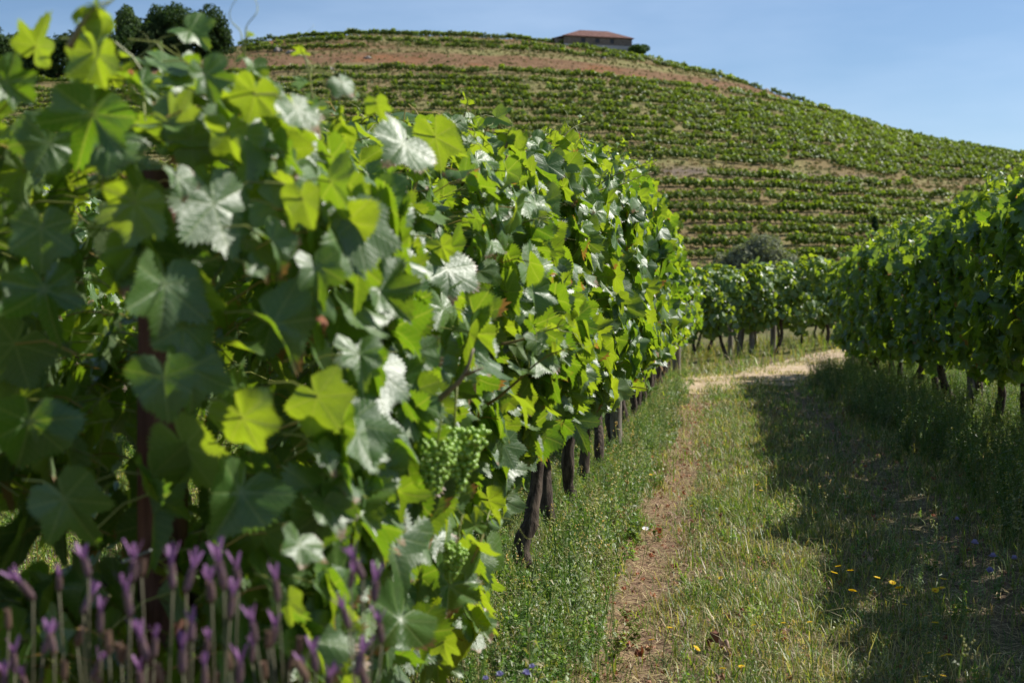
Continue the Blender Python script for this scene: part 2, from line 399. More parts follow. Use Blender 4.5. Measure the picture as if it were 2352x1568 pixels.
def hill_pix(px, py):              # where the sight line of a pixel meets the hill
    s = np.linspace(0.02, 1.1, 500); P = np.stack([hill_point(px, q) for q in s]); _, yy, _ = px_of(P)
    k = np.argmax(yy <= py) if (yy <= py).any() else int(np.argmin(yy)); return P[k]

# ------------------------------------------------------------------ rotations
def frames(n, t):
    """rotation matrices whose Z column is n and Y column the part of t in the plane"""
    n = nrm(n); t = t - (t * n).sum(-1, keepdims=True) * n; t = nrm(t); x = np.cross(t, n)
    return np.stack([x, t, n], -1)
def rotz(a):
    c, s = np.cos(a), np.sin(a); o = np.zeros_like(c); l = np.ones_like(c)
    return np.stack([np.stack([c, -s, o], -1), np.stack([s, c, o], -1), np.stack([o, o, l], -1)], -2)
def rand_rot(k):
    return frames(rng.normal(size=(k, 3)), rng.normal(size=(k, 3)))

# ------------------------------------------------------------------ leaf prototypes
def leaf_proto(nout, rings, teeth, seed):
    g = np.random.default_rng(seed)
    kn = np.array([0, 27, 54, 81, 108, 138, 160, 172, 180.])
    kr = np.array([1.0, 0.72, 0.88, 0.68, 0.76, 0.66, 0.54, 0.33, 0.10]) * (1 + g.normal(0, 0.085, 9))
    phi = np.linspace(-180, 180, nout, endpoint=False) + 180 / nout
    def outline(p):
        a = np.abs(p); f = (a % 27) / 27; i = np.minimum((a // 27).astype(int), 8)
        return np.interp(a, kn, kr)
    # round the lobes: interpolate with a smooth (cosine) blend
    a = np.abs(phi); idx = np.clip(np.searchsorted(kn, a, side='right') - 1, 0, 7)
    f = (a - kn[idx]) / (kn[idx + 1] - kn[idx]); f = (1 - np.cos(np.pi * f)) / 2
    r = kr[idx] * (1 - f) + kr[idx + 1] * f
    r = r * (1 + (g.normal(0, .03) + 0.05 * np.sin(R(1) * phi * 1.0 + g.uniform(0, 6))))
    if teeth:
        saw = (np.abs(phi) / 360 * teeth * 2) % 1.0
        amp = 0.12 if nout > 60 else 0.15
        r = r * (1 + amp * (np.where(np.arange(nout) % 2 == 0, 1, -1)) * 0.5 * (0.6 + 0.8 * g.random(nout)) * ss(180 - np.abs(phi), 5, 30))
    V = [[0, 0]]; 
    for q in rings:
        V += [[q * rr * math.sin(R(p)), q * rr * math.cos(R(p))] for p, rr in zip(phi, r)]
    V = np.array(V); x, y = V[:, 0], V[:, 1]; rad = np.hypot(x, y); ph = np.arctan2(x, y)
    fold = g.uniform(-0.05, 0.38); droop = g.uniform(0.0, 0.40); cup = g.uniform(-0.22, 0.25)
    z = fold * np.abs(x) - droop * np.where(y > 0, y, 0) ** 2 - cup * np.abs(x) ** 2
    z += g.uniform(0.06, 0.16) * rad ** 2 * np.sin(ph * g.integers(2, 5) + g.uniform(0, 6)) + g.uniform(.01, .04) * rad * np.sin(ph * 7 + g.uniform(0, 6))
    fl = np.abs(((np.abs(np.degrees(ph)) + 27) % 54) - 27) / 27
    z += 0.02 * rad * np.sin(np.pi * fl / 1.0 * 0.5) + g.uniform(.04, .09) * rad ** 2 * np.sin(x * g.uniform(3, 6) + g.uniform(0, 6)) * np.sin(y * g.uniform(3, 6) + g.uniform(0, 6))
    bend = g.uniform(-0.35, 0.35); z += bend * np.where(x * np.sign(bend) > 0, np.abs(x), 0) ** 1.5 * 0.6
    F3 = np.array([[0, 1 + (k + 1) % nout, 1 + k] for k in range(nout)])
    FS = [F3[:, ::-1]]
    F4 = []
    for q in range(len(rings) - 1):
        o = 1 + q * nout
        F4 += [[o + k, o + (k + 1) % nout, o + nout + (k + 1) % nout, o + nout + k] for k in range(nout)]
    if F4: FS.append(np.array(F4)[:, ::-1])
    VV = np.stack([x, y, z], -1)
    # make sure +Z is the upper side
    tri = FS[0][0]; nn = np.cross(VV[tri[1]] - VV[tri[0]], VV[tri[2]] - VV[tri[0]])
    if nn[2] < 0: FS = [F_[:, ::-1] for F_ in FS]
    return VV, FS, np.stack([x, y, np.zeros_like(x)], -1)
HI = [leaf_proto(108, [0.3, 0.62, 0.86, 1.0], 54, s) for s in range(16)]
MID = [leaf_proto(44, [0.5, 1.0], 22, 100 + s) for s in range(10)]
LOW = [leaf_proto(16, [1.0], 0, 200 + s) for s in range(8)]
LOD = {'hi': HI, 'mid': MID, 'low': LOW}

def put_leaves(buf, pos, n, t, scl, rnd, lod, mat=0):
    P = LOD[lod]; which = rng.integers(0, len(P), len(pos)); Rm = frames(n, t)
    for k in range(len(P)):
        m = which == k
        if not m.any(): continue
        rr = rnd[m]
        def df(D, rr=rr): D[:, :, 2] = rr[:, None]; return D
        sx = scl[m]; S3 = np.stack([sx * rng.uniform(.86, 1.14, len(sx)), sx, sx * rng.uniform(.5, 2.3, len(sx))], -1)
        buf.inst(P[k], pos[m], Rm[m], S3, df, mat)
def put_petioles(buf, A, B, r, col, mat):
    """thin 3 sided sticks A->B"""
    k = len(A); d = nrm(B - A); u = nrm(np.cross(d, np.array([0.3, 0.2, 1.0]))); v = np.cross(d, u)
    mid = (A + B) / 2 + np.array([0, 0, 1]) * (np.linalg.norm(B - A, axis=1) * .12)[:, None]
    Vs = []
    for C_ in (A, mid, B):
        for th in (0, 2.09, 4.19): Vs.append(C_ + r * (u * math.cos(th) + v * math.sin(th)))
    V = np.stack(Vs, 1); F = np.array([[a + q, a + (q + 1) % 3, a + 3 + (q + 1) % 3, a + 3 + q] for a in (0, 3) for q in range(3)])
    off = (np.arange(k) * 9)[:, None, None]
    buf.add(V.reshape(-1, 3), (F[None] + off).reshape(-1, 4), np.repeat(col, 9, 0), mat)

GREENCANE = np.array([0.20, 0.22, 0.05]); BROWNCANE = np.array([0.20, 0.10, 0.05])

def make_shoot(parent, start, direc, length, lod='hi', tendril=True, size=0.05, name='shoot', thick=0.0032, leaves=None, rndlo=0.65):
    """a leafy shoot: a bending stem with leaves that get smaller towards the tip"""
    b = Buf(); start = np.asarray(start, float); d = nrm(direc); n = 9; P = [start]
    drift = rng.normal(0, 0.16, 3)
    for k in range(n - 1):
        d = nrm(d + drift * 0.35 + rng.normal(0, 0.08, 3) + np.array([0, 0, -0.04])); P.append(P[-1] + d * length / (n - 1))
    P = spline(P, 18); tt = np.linspace(0, 1, 18)
    cc = BROWNCANE * (1 - tt[:, None]) * .6 + GREENCANE * (tt[:, None] * .7 + .3)
    tube(b, P, thick * (1 - 0.7 * tt), 6, np.repeat(cc, 6, 0), 1)
    m = leaves or max(4, int(length / 0.06)); L, Nn, Tt, Sc, Rn, A = [], [], [], [], [], []
    for k in range(m):
        f = (k + 0.7) / m; i = min(int(f * 17), 16); q = P[i]; tan = nrm(P[i + 1] - P[i])
        side = nrm(np.cross(tan, [0, 0, 1]) * (1 if k % 2 else -1) + rng.normal(0, .4, 3))
        pl = length * 0.1 * (1.3 - f) + 0.012
        s = size * (1 - 0.78 * f ** 1.4) * rng.uniform(.8, 1.15)
        e = q + (side * .8 + tan * .45 + np.array([0, 0, .15])) * pl
        A.append(q); L.append(e); Nn.append(nrm(side * .5 + tan * .3 + np.array([0, 0, .6]) + rng.normal(0, .4, 3)))
        Tt.append(side + np.array([0, 0, -0.5]) + rng.normal(0, .25, 3)); Sc.append(s); Rn.append(min(1, rndlo + .35 * f))
    A, L = np.array(A), np.array(L)
    put_leaves(b, L, np.array(Nn), np.array(Tt), np.array(Sc), np.array(Rn), lod)
    put_petioles(b, A, L, 0.0011, np.tile(GREENCANE, (m, 1)), 1)
    if tendril:
        for k in range(2):
            q = P[int(rng.integers(9, 17))]; d = nrm(rng.normal(size=3) + np.array([0, 0, .8])); u = nrm(np.cross(d, rng.normal(size=3))); v = np.cross(d, u)
            t = np.linspace(0, 1, 26); rr = 0.012 * t; ln = rng.uniform(.05, .10)
            C_ = q + d * (t * ln)[:, None] + u * (rr * np.cos(t * 9))[:, None] + v * (rr * np.sin(t * 9) + .02 * t * t)[:, None]
            tube(b, C_, 0.0009 * (1.2 - t), 4, np.tile(GREENCANE * 1.3, (26 * 4, 1)), 1)
    return b.obj(name, [M_leaf, M_cane], parent)

def trunk_mesh(h, lean, arms, r0, n=14, sides=10, jit=0.16):
    """gnarled vine trunk with two arms, at the origin; row runs along y"""
    b = Buf(); P = [(0, 0, -0.05), (lean[0] * .1, lean[1] * .05, h * .18), (lean[0] * .55 + rng.normal(0, .03), lean[1] * .4 + rng.normal(0, .03), h * .55), (lean[0] + rng.normal(0, .01), lean[1], h)]
    C_ = spline(P, n); C_[1:-1] += rng.normal(0, .006, (n - 2, 3)); t = np.linspace(0, 1, n)
    rad = r0 * (1.35 - .55 * t + .45 * np.exp(-t * 14) + .35 * np.exp(-((t - 1) / .07) ** 2)) * (1 + rng.normal(0, .07, n))
    tube(b, C_, rad, sides, None, 0, jit)
    top = C_[-1]
    for sg in (-1, 1):
        L = arms * rng.uniform(.85, 1.1)
        Q = spline([top, top + (rng.normal(0, .02), sg * L * .3, .07), top + (rng.normal(0, .03), sg * L * .65, .10), top + (rng.normal(0, .03), sg * L, .10 + rng.normal(0, .02))], 9)
        tube(b, Q, np.linspace(r0 * .75, r0 * .35, 9) * (1 + rng.normal(0, .1, 9)), max(6, sides - 3), None, 0, jit)
    return b, top

def sample_canopy(n, cen, ln, zb, zt, hw, camside=1.0, tiltx=0.0, out=0.62, seed=0.0):
    """leaf points and directions of a trained vine's canopy; row along y. zb and zt are functions of y"""
    y = rng.uniform(-ln, ln, n); Y = cen[1] + y
    b0, t0 = zb(Y), zt(Y)
    u = rng.beta(1.15, 1.0, n); z = b0 + (t0 - b0) * u
    prof = np.clip(1 - np.abs(2 * u - 0.96) ** 4.0, 0.04, 1) ** 0.5
    bulge = 1 + 0.38 * sn(Y * 4.1, z * 4.7, seed) + 0.20 * sn(Y * 9.0, z * 11.0, seed + 4)
    side = np.where(rng.random(n) < 0.62 if camside else rng.random(n) < .5, 1.0, -1.0) * (1 if camside >= 0 else -1)
    inn = np.where(rng.random(n) < out, np.abs(rng.normal(0, .04, n)), rng.uniform(0, 1, n) * hw)
    X = side * np.maximum(hw * prof * bulge - inn, rng.uniform(0, .06, n))
    z = z + rng.normal(0, .025, n) + (0.09 * sn(Y * 6, Y * 3, seed + 2) + .04 * sn(Y * 17, Y * 5, seed)) * u
    topf = ss(u, .78, 1.0)
    nn = np.stack([side * (0.85 - .55 * topf), rng.normal(-.12, .55, n), 0.42 + .65 * topf], -1) + rng.normal(0, .33, (n, 3))
    tt = np.stack([side * 0.45, rng.normal(0, .4, n), -1.0 + .5 * topf], -1) + rng.normal(0, .28, (n, 3))
    P = np.stack([cen[0] + X, Y, z], -1)
    return P, nn, tt, u

# ------------------------------------------------------------------ left row (the close one)
LX = -0.68
def top_left(Y): return np.interp(Y, [1.0, 1.6, 2.4, 3.5, 5.5, 7.6, 9.0, 30], [1.14, 1.21, 1.27, 1.36, 1.55, 1.80, 1.86, 1.76])
def bot_left(Y): return np.interp(Y, [1.0, 2.0, 2.6, 3.1, 5, 7, 30], [0.40, 0.36, 0.33, 0.56, 0.60, 0.54, 0.50]) + 0.06 * np.sin(Y * 5)
HERO = [(400, 560, 170, 'D', 0), (455, 700, 170, 'Y', 20), (415, 790, 180, 'G', -10), (430, 620, 150, 'G', 15), (380, 900, 150, 'D', 5), (330, 590, 150, 'Y', 20),  # px, py, width px, kind, tip angle in the picture (deg from straight down, + to the right)
 (95, 85, 115, 'Y', 150), (222, 150, 135, 'Y', 10), (40, 205, 130, 'G', 60), (200, 300, 180, 'D', -20), (95, 360, 170, 'G', -30),
 (478, 195, 115, 'G', 20), (575, 240, 135, 'Y', -20), (690, 275, 125, 'S', 20), (525, 330, 120, 'Y', 0), (300, 500, 170, 'Y', -15),
 (500, 520, 240, 'G', 10), (410, 430, 95, 'S', 0), (640, 575, 130, 'S', 35), (370, 700, 210, 'G', -10), (700, 480, 110, 'Y', 10),
 (655, 780, 210, 'S', 40), (440, 885, 180, 'G', 10), (570, 995, 180, 'Y', 20), (750, 935, 150, 'Y', 40), (832, 860, 95, 'Y', 10),
 (925, 870, 80, 'Y', 30), (925, 985, 150, 'S', 15), (530, 1170, 210, 'G', -30), (755, 1190, 150, 'S', 10), (885, 1215, 160, 'S', 20),
 (680, 1275, 120, 'S', -20), (1020, 1375, 150, 'S', -20), (1110, 1395, 110, 'Y', 20), (1135, 965, 95, 'Y', 10), (1005, 345, 140, 'Y', 10),
 (905, 355, 150, 'S', -40), (1190, 312, 50, 'Y', 150), (790, 205, 70, 'S', 20), (868, 250, 60, 'Y', 10), (1020, 650, 150, 'S', -10),
 (1128, 1165, 85, 'Y', 20), (1010, 1105, 100, 'S', 50), (895, 1450, 170, 'S', -40), (1020, 1490, 80, 'Y', 0), (660, 1395, 90, 'Y', 0),
 (1408, 790, 85, 'Y', 20), (1190, 470, 90, 'S', 20), (945, 575, 70, 'Y', -20), (1020, 580, 70, 'Y', 20), (1120, 560, 110, 'S', 30),
 (800, 560, 150, 'G', 0), (730, 640, 130, 'G', 10), (870, 470, 90, 'Y', 0), (60, 1010, 200, 'D', -10), (110, 700, 170, 'D', 10),
 (170, 1180, 190, 'D', 30), (95, 560, 170, 'D', 0), (1175, 690, 90, 'Y', 20), (1340, 700, 80, 'Y', 0), (1090, 1480, 60, 'S', 0),
 (1220, 900, 70, 'G', 10), (1060, 860, 120, 'S', 0), (750, 1060, 100, 'S', 20), (600, 620, 80, 'S', 60), (260, 640, 120, 'S', -10)]
def hero_leaves(vines):
    per = {}
    for (px, py, wd, kd, ang) in HERO:
        off = 1640 - px; x = -0.42 if px > 600 else -0.42 - 0.16 * (600 - px) / 600
        P = at_x(px, py, x)
        if kd == 'D': P = at_x(px, py, x - 0.05)
        _, _, D = px_of(P)
        if D < 1.45: P = at_depth(px, py, 1.45 + random.uniform(0, .12)); D = 1.5
        v = nrm(np.array([0, 0, EYE]) - P)
        right = np.cross(np.array([0, 0, 1.0]), v); right = nrm(right); upv = np.cross(v, right)
        if kd == 'Y': n = nrm(v * 1.0 - SUN * 0.75 + np.array([0, 0, .25]) + rng.normal(0, .10, 3))
        elif kd == 'S': n = nrm(v + SUN + rng.normal(0, .12, 3))
        elif kd == 'G': n = nrm(v * 1.0 + SUN * 0.35 + right * .2 + rng.normal(0, .1, 3))
        else: n = nrm(v + rng.normal(0, .25, 3))
        t = -upv * math.cos(R(ang)) + right * math.sin(R(ang))
        s = wd / 1.62 * D / FPX
        base = P - nrm(t) * s * .35
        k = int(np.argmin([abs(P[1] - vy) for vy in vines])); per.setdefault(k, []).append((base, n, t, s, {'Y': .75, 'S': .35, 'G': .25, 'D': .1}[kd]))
    return per
left_y = [1.80, 2.65, 3.40, 4.12, 5.05, 5.92, 6.65]
while left_y[-1] < 21.2: left_y.append(left_y[-1] + 0.93 + random.uniform(-.06, .06))
hero = hero_leaves(left_y)

def bunch_mesh(L=0.16, Wd=0.055, n=120, r=0.0056):
    b = Buf(); m = 6
    th = np.linspace(0, np.pi, m + 1)[1:-1]; ph = np.linspace(0, 2 * np.pi, 8, endpoint=False)
    V = [(0, 0, 1)] + [(math.sin(a) * math.cos(p), math.sin(a) * math.sin(p), math.cos(a)) for a in th for p in ph] + [(0, 0, -1)]
    V = np.array(V); F3 = [[0, 1 + k, 1 + (k + 1) % 8] for k in range(8)] + [[len(V) - 1, 1 + (m - 2) * 8 + (k + 1) % 8, 1 + (m - 2) * 8 + k] for k in range(8)]
    F4 = [[1 + q * 8 + k, 1 + (q + 1) * 8 + k, 1 + (q + 1) * 8 + (k + 1) % 8, 1 + q * 8 + (k + 1) % 8] for q in range(m - 2) for k in range(8)]
    pts = []
    tries = 0
    while len(pts) < n and tries < 9000:
        tries += 1; f = rng.random() ** .8; a = rng.uniform(0, 2 * np.pi); w_ = Wd * (1 - f) ** .6 * (0.55 + .45 * rng.random()) * (1 + .3 * math.sin(a * 2))
        q = np.array([w_ * math.cos(a), w_ * math.sin(a), -0.02 - f * L])
        if all(np.linalg.norm(q - p) > r * 1.30 for p in pts): pts.append(q)
    pts = np.array(pts); k = len(pts)
    b.inst((V, [np.array(F3), np.array(F4)], np.zeros((len(V), 3))), pts, rand_rot(k), r * rng.uniform(.75, 1.15, k))
    tube(b, [(0, 0, .05), (0, 0, 0), (0.004, 0, -L * .5), (0, 0, -L * .9)], [.0018, .0018, .0012, .0006], 5, np.tile(GREENCANE, (20, 1)), 1)
    return b.mesh('grape_bunch', [M_grape, M_cane])
bunches = [bunch_mesh(.12, .050, 260), bunch_mesh(.09, .034, 120), bunch_mesh(.11, .040, 170)]
def add_bunch(parent, P, k, s=1.0):
    o = bpy.data.objects.new('grape_bunch', bunches[k]); COL.objects.link(o); o.parent = parent
    o.location = P; o.scale = (s,) * 3; o.rotation_euler = (rng.normal(0, .12), rng.normal(0, .12), rng.uniform(0, 6)); return o

def make_vine(cx, cy, nleaf, lod, zb, zt, hw, label, group, h=0.62, ln=0.5, size=(.050, .082), camside=1.0, shoots=3,
              extra=None, row_seed=0.0, petiole=True, r0=0.026, ground=0.0, cull=None, lean=None, canes=3):
    root = empty('grape_vine', (cx, cy, ground), label, 'grape vine', group)
    ln_ = lean if lean is not None else (-0.05 + rng.normal(0, .03), rng.normal(0, .10))
    tb, top = trunk_mesh(h, ln_, ln, r0, 14 if lod == 'hi' else 9, 10 if lod != 'low' else 7)
    tr = tb.obj('trunk', M_bark, root)
    cen = np.array([cx, cy])
    P, n, t, u = sample_canopy(nleaf, cen, ln * 1.08, zb, zt, hw, camside, seed=row_seed)
    if cull is not None:
        kk = cull(P); P, n, t, u = P[kk], n[kk], t[kk], u[kk]
    s = rng.uniform(size[0], size[1], len(P)) * (1 - .28 * ss(u, .75, 1.0)) * np.where(rng.random(len(P)) < .15, .6, 1)
    rnd = np.clip(rng.beta(2, 2.6, len(P)) + .25 * ss(u, .7, 1), 0, 1)
    b = Buf(); O = np.array([cx, cy, ground])
    put_leaves(b, P - O * [1, 1, 0], n, t, s, rnd, lod)
    if petiole:
        inn = np.stack([(cx - P[:, 0]) * .6 + rng.normal(0, .02, len(P)), rng.normal(0, .03, len(P)), -0.01 + rng.normal(0, .03, len(P))], -1)
        inn = nrm(inn) * rng.uniform(.04, .09, (len(P), 1))
        cc = GREENCANE * rng.uniform(.7, 1.3, (len(P), 1)) + np.array([.12, 0, 0]) * (rng.random((len(P), 1)) < .3)
        put_petioles(b, P - O * [1, 1, 0] , P - O * [1, 1, 0] + inn, .0012, cc, 1)
    if extra:
        B_ = np.array([e[0] for e in extra]) - O * [1, 1, 0]; Nn = np.array([e[1] for e in extra]); Tt = np.array([e[2] for e in extra])
        put_leaves(b, B_, Nn, Tt, np.array([e[3] for e in extra]), np.array([e[4] for e in extra]), 'hi')
        put_petioles(b, B_, B_ - nrm(Tt) * .03 + np.array([-.045, .03, -.01]), .0014, np.tile(GREENCANE * 1.2, (len(B_), 1)), 1)
    b.V = [v - np.array([0, 0, ground]) for v in b.V]
    b.obj('foliage', [M_leaf, M_cane], root)
    # upright canes from the arms through the canopy
    for k in range(canes):
        y0 = rng.uniform(-ln, ln); zt_ = float(zt(cy + y0)) - ground
        Q = spline([top + (0, y0 - top[1], .08), (rng.normal(0, .08), y0 + rng.normal(0, .06), (h + zt_) / 2), (rng.normal(0, .16), y0 + rng.normal(0, .1), zt_ * .97)], 10)
        cb = Buf(); tube(cb, Q, np.linspace(.0045, .0025, 10), 5, np.repeat(BROWNCANE * .7 + GREENCANE * np.linspace(.1, .8, 10)[:, None], 5, 0)); cb.obj('cane', M_cane, root)
    for k in range(shoots):
        y0 = rng.uniform(-ln, ln); zz = float(zt(cy + y0)) - ground - rng.uniform(.02, .1)
        xx = rng.uniform(-.15, .22) * (1 if camside >= 0 else -1)
        make_shoot(root, (xx, y0, zz), (rng.normal(.1, .3), rng.normal(0, .35), 1), rng.uniform(.07, .13) if (camside > 0 and cy < 4) else rng.uniform(.10, .24), 'hi' if lod == 'hi' else 'mid', lod == 'hi', rng.uniform(.036, .05))
    return root
# keep the canopy clear of the camera and of the lavender in front
def cull_left(P):
    x, y, D = px_of(P); return (D > 1.48) & ~((P[:, 0] > -.40) & (D < 2.1))
vines_left = []
for i, cy_ in enumerate(left_y):
    lod = 'hi' if cy_ < 7.2 else ('mid' if cy_ < 13 else 'low')
    nl = [900, 1050, 980, 820, 680, 650, 620][i] if i < 7 else (620 if cy_ < 13 else 520)
    hw = float(np.interp(cy_, [1.8, 3, 5, 8, 22], [.26, .30, .30, .33, .36]))
    v = make_vine(LX, cy_, nl, lod, bot_left, top_left, hw,
                  f'leafy grape vine in the close left row, {ordn(i)} from the near end', 'vines of the close left row',
                  h=0.50 if i < 2 else 0.6, ln=.28 if i == 0 else .50, extra=hero.get(i), row_seed=1.0, shoots=4 if cy_ < 9 else 2,
                  size=(.040, .068) if i < 4 else (.048, .080), petiole=cy_ < 9, cull=cull_left if cy_ < 3.5 else None, lean=(-.05 + rng.normal(0, .05), .10 + rng.normal(0, .13)), canes=0 if i == 0 else (4 if cy_ < 7 else 1))
    vines_left.append(v)
for i in range(0, 10):                # shoots that arch out of the wall of leaves
    for q in range(4 if i < 6 else 2):
        v = vines_left[i]; zz = rng.uniform(.65, float(top_left(left_y[i])) - .1)
        if i == 0: continue
        make_shoot(v, (rng.uniform(.20, .27), rng.uniform(-.4, .4), zz), (rng.uniform(.1, .5), rng.uniform(-.8, .8), rng.uniform(-.5, .7)), rng.uniform(.14, .30), 'hi' if i < 6 else 'mid', i < 6, rng.uniform(.035, .055))
def loc(v, P): return np.asarray(P) - np.array(v.location)
# bunches seen in the photograph
for (px, py, k, s) in ((1045, 950, 0, .88), (1010, 985, 2, .7), (1052, 1232, 1, .62)):
    P = at_x(px, py, -.365); i = int(np.argmin([abs(P[1] - q) for q in left_y])); add_bunch(vines_left[i], loc(vines_left[i], P), k, s)
for i in range(3, 12):
    for q in range(2):
        v = vines_left[i]; add_bunch(v, (rng.uniform(.05, .2), rng.uniform(-.4, .4), rng.uniform(.58, .8)), int(rng.integers(0, 3)), .9)
# distinct shoots that stand out of the canopy
def named_shoot(px0, py0, px1, py1, x, size=.045, **kw):
    A = at_x(px0, py0, x); D = px_of(A)[2]; B = at_depth(px1, py1, D); i = int(np.argmin([abs(A[1] - q) for q in left_y]))
    make_shoot(vines_left[i], loc(vines_left[i], A), B - A, float(np.linalg.norm(B - A)), size=size, **kw)
named_shoot(1040, 330, 1105, 225, -.55, .035)
named_shoot(1150, 790, 1300, 765, -.38, .035)
named_shoot(1330, 470, 1440, 320, -.42, .05)
named_shoot(765, 330, 770, 205, -.5, .03)
named_shoot(1160, 340, 1188, 300, -.45, .04)
named_shoot(590, 215, 540, 110, -.55, .025)
named_shoot(1440, 890, 1530, 872, -.38, .045, leaves=3)
named_shoot(1480, 380, 1510, 350, -.45, .03)
named_shoot(160, 110, 195, -20, -.62, .03, leaves=4, thick=.004)
named_shoot(1080, 1290, 1130, 1150, -.38, .05, leaves=5)
# a bare broken cane
A = at_x(1010, 915, -.37); D_ = px_of(A)[2]; i = int(np.argmin([abs(A[1] - q) for q in left_y]))
cb = Buf(); Q = [at_depth(960, 950, D_ + .03), A, at_depth(1065, 862, D_ - .02), at_depth(1087, 800, D_ - .02)]
tube(cb, loc(vines_left[i], np.array(spline(Q, 10))), np.linspace(.006, .002, 10), 6, np.tile([.20, .15, .10], (60, 1)))
tube(cb, loc(vines_left[i], np.array([at_depth(1065, 862, D_ - .02), at_depth(1110, 845, D_ - .03)])), [.003, .001], 5, np.tile([.2, .12, .07], (10, 1)))
tag(cb.obj('broken_cane', M_cane, vines_left[i]), 'bare broken brown cane sticking out')
# few withered leaves
wb = leaf_proto(20, [0.5, 1.0], 0, 5)
def withered(vines, ys, px, py, x, s, col):
    P = at_x(px, py, x); i = int(np.argmin([abs(P[1] - q) for q in ys])); b = Buf()
    V, FS, D = wb; V = V.copy(); V[:, 0] *= .45; V[:, 2] += .35 * np.sin(V[:, 1] * 4)
    b.inst((V, FS, np.tile(np.array(col), (len(V), 1))), np.array([loc(vines[i], P)]), frames(np.array([[.5, -.7, .3]]), np.array([[.2, 0, -1.]])), np.array([s]))
    tag(b.obj('withered_leaf', M_dryplant, vines[i]), 'small curled rust coloured dead leaf')
for a in ((740, 735, -.40, .012, (.28, .11, .05)), (1503, 600, -.40, .05, (.35, .08, .04)), (1287, 806, -.36, .018, (.5, .06, .02)), (300, 165, -.6, .007, (.4, .1, .04))):
    withered(vines_left, left_y, *a)

# posts
def post(name, x, y, h, r, mat, lean, label, ground=0.0, sq=False):
    b = Buf(); n = 12; t = np.linspace(0, 1, n); C_ = np.stack([lean[0] * t, lean[1] * t, -0.1 + (h + .1) * t], -1)
    tube(b, C_, r * (1.06 - .1 * t) * (1 + rng.normal(0, .015, n)), 14, None, 0, .04)
    o = b.obj(name, mat, None, (x, y, ground)); return tag(o, label, 'post', 'trellis posts')
post('wooden_post', LX + .01, 1.66, 1.12, .031, M_redpost, (.0, .01), 'thick reddish brown post among big leaves beside the lavender')
post('wooden_post', LX + .04, 9.4, 1.55, .038, M_post, (0, .02), 'grey post in the close left row between dark vine trunks')
post('wooden_post', LX + .14, 20.9, 1.6, .06, M_post, (0, 0), 'sunlit pale post at the far end of the left row')
0 and post('wooden_post', LX + .20, 3.33, .26, .024, M_post, (-.03, .05), 'short grey post low under the hanging leaves')

for zz_, nm in ((.66, 'lowest'), (1.05, 'middle')):
    b = Buf(); yy_ = np.linspace(1.5, 21.2, 60); tube(b, np.stack([LX + .03 + 0 * yy_, yy_, zz_ + .012 * np.sin(yy_ * 1.1)], -1), .0016, 5)
    mw_ = N('galvanised_wire'); tag(b.obj('trellis_wire', mw_.done(mw_.bsdf((.30, .30, .29), .5))), f'{nm} grey trellis wire running through the close left row', 'wire', 'trellis wires')
# ------------------------------------------------------------------ right row (shaded side towards the path)
RX = 2.12
def top_right(Y): return 1.80 + .05 * np.sin(Y * .8) + 0.07 * np.sin(Y * 3.1) - .06 * ss(np.asarray(Y, float), 16, 23)
def bot_right(Y): return .56 + .09 * np.sin(Y * 2.2 + 1) - .16 * ss(np.asarray(Y, float), 14, 20)
right_y = []; q = 2.6
while q < 21.2: right_y.append(q); q += .95 + random.uniform(-.06, .06)
first_seen = 0; vines_right = []; k_ = 0
for i, cy_ in enumerate(right_y):
    lod = 'low' if cy_ < 7.5 else ('mid' if cy_ < 16 else 'low')
    v = make_vine(RX, cy_, 900 if cy_ < 7.5 else 800, lod, bot_right, top_right, .36,
                  f'shaded grape vine of the right row, {ordn(i)} from the near end', 'vines of the right row',
                  h=.66, ln=.52, camside=-1.0, shoots=10 if cy_ > 8 else 0, row_seed=7.0, petiole=8 < cy_ < 13, r0=.033,
                  lean=(rng.normal(0, .06), rng.normal(0, .12)), canes=1, size=(.06, .09))
    vines_right.append(v)
post('wooden_post', RX - .12, 21.4, 1.3, .04, M_post, (0, 0), 'grey post at the far end of the shaded right row')
post('wooden_post', RX + .0, 12.2, 1.5, .04, M_post, (0, 0), 'upright grey post under the shaded right row canopy')

# ------------------------------------------------------------------ second row to the left, seen through gaps
SX = -3.5
sec_y = [3.6 + .95 * k for k in range(12)]
for i, cy_ in enumerate(sec_y):
    make_vine(SX, cy_, 380, 'mid', lambda Y: .5 + .05 * np.sin(Y * 3), lambda Y: 1.65 + .05 * np.sin(Y * 2), .34,
              f'grape vine in the row behind the close left row, {ordn(i)} from the near end', 'vines behind the left row',
              h=.62, ln=.52, row_seed=12.0, shoots=0, petiole=False, canes=0)

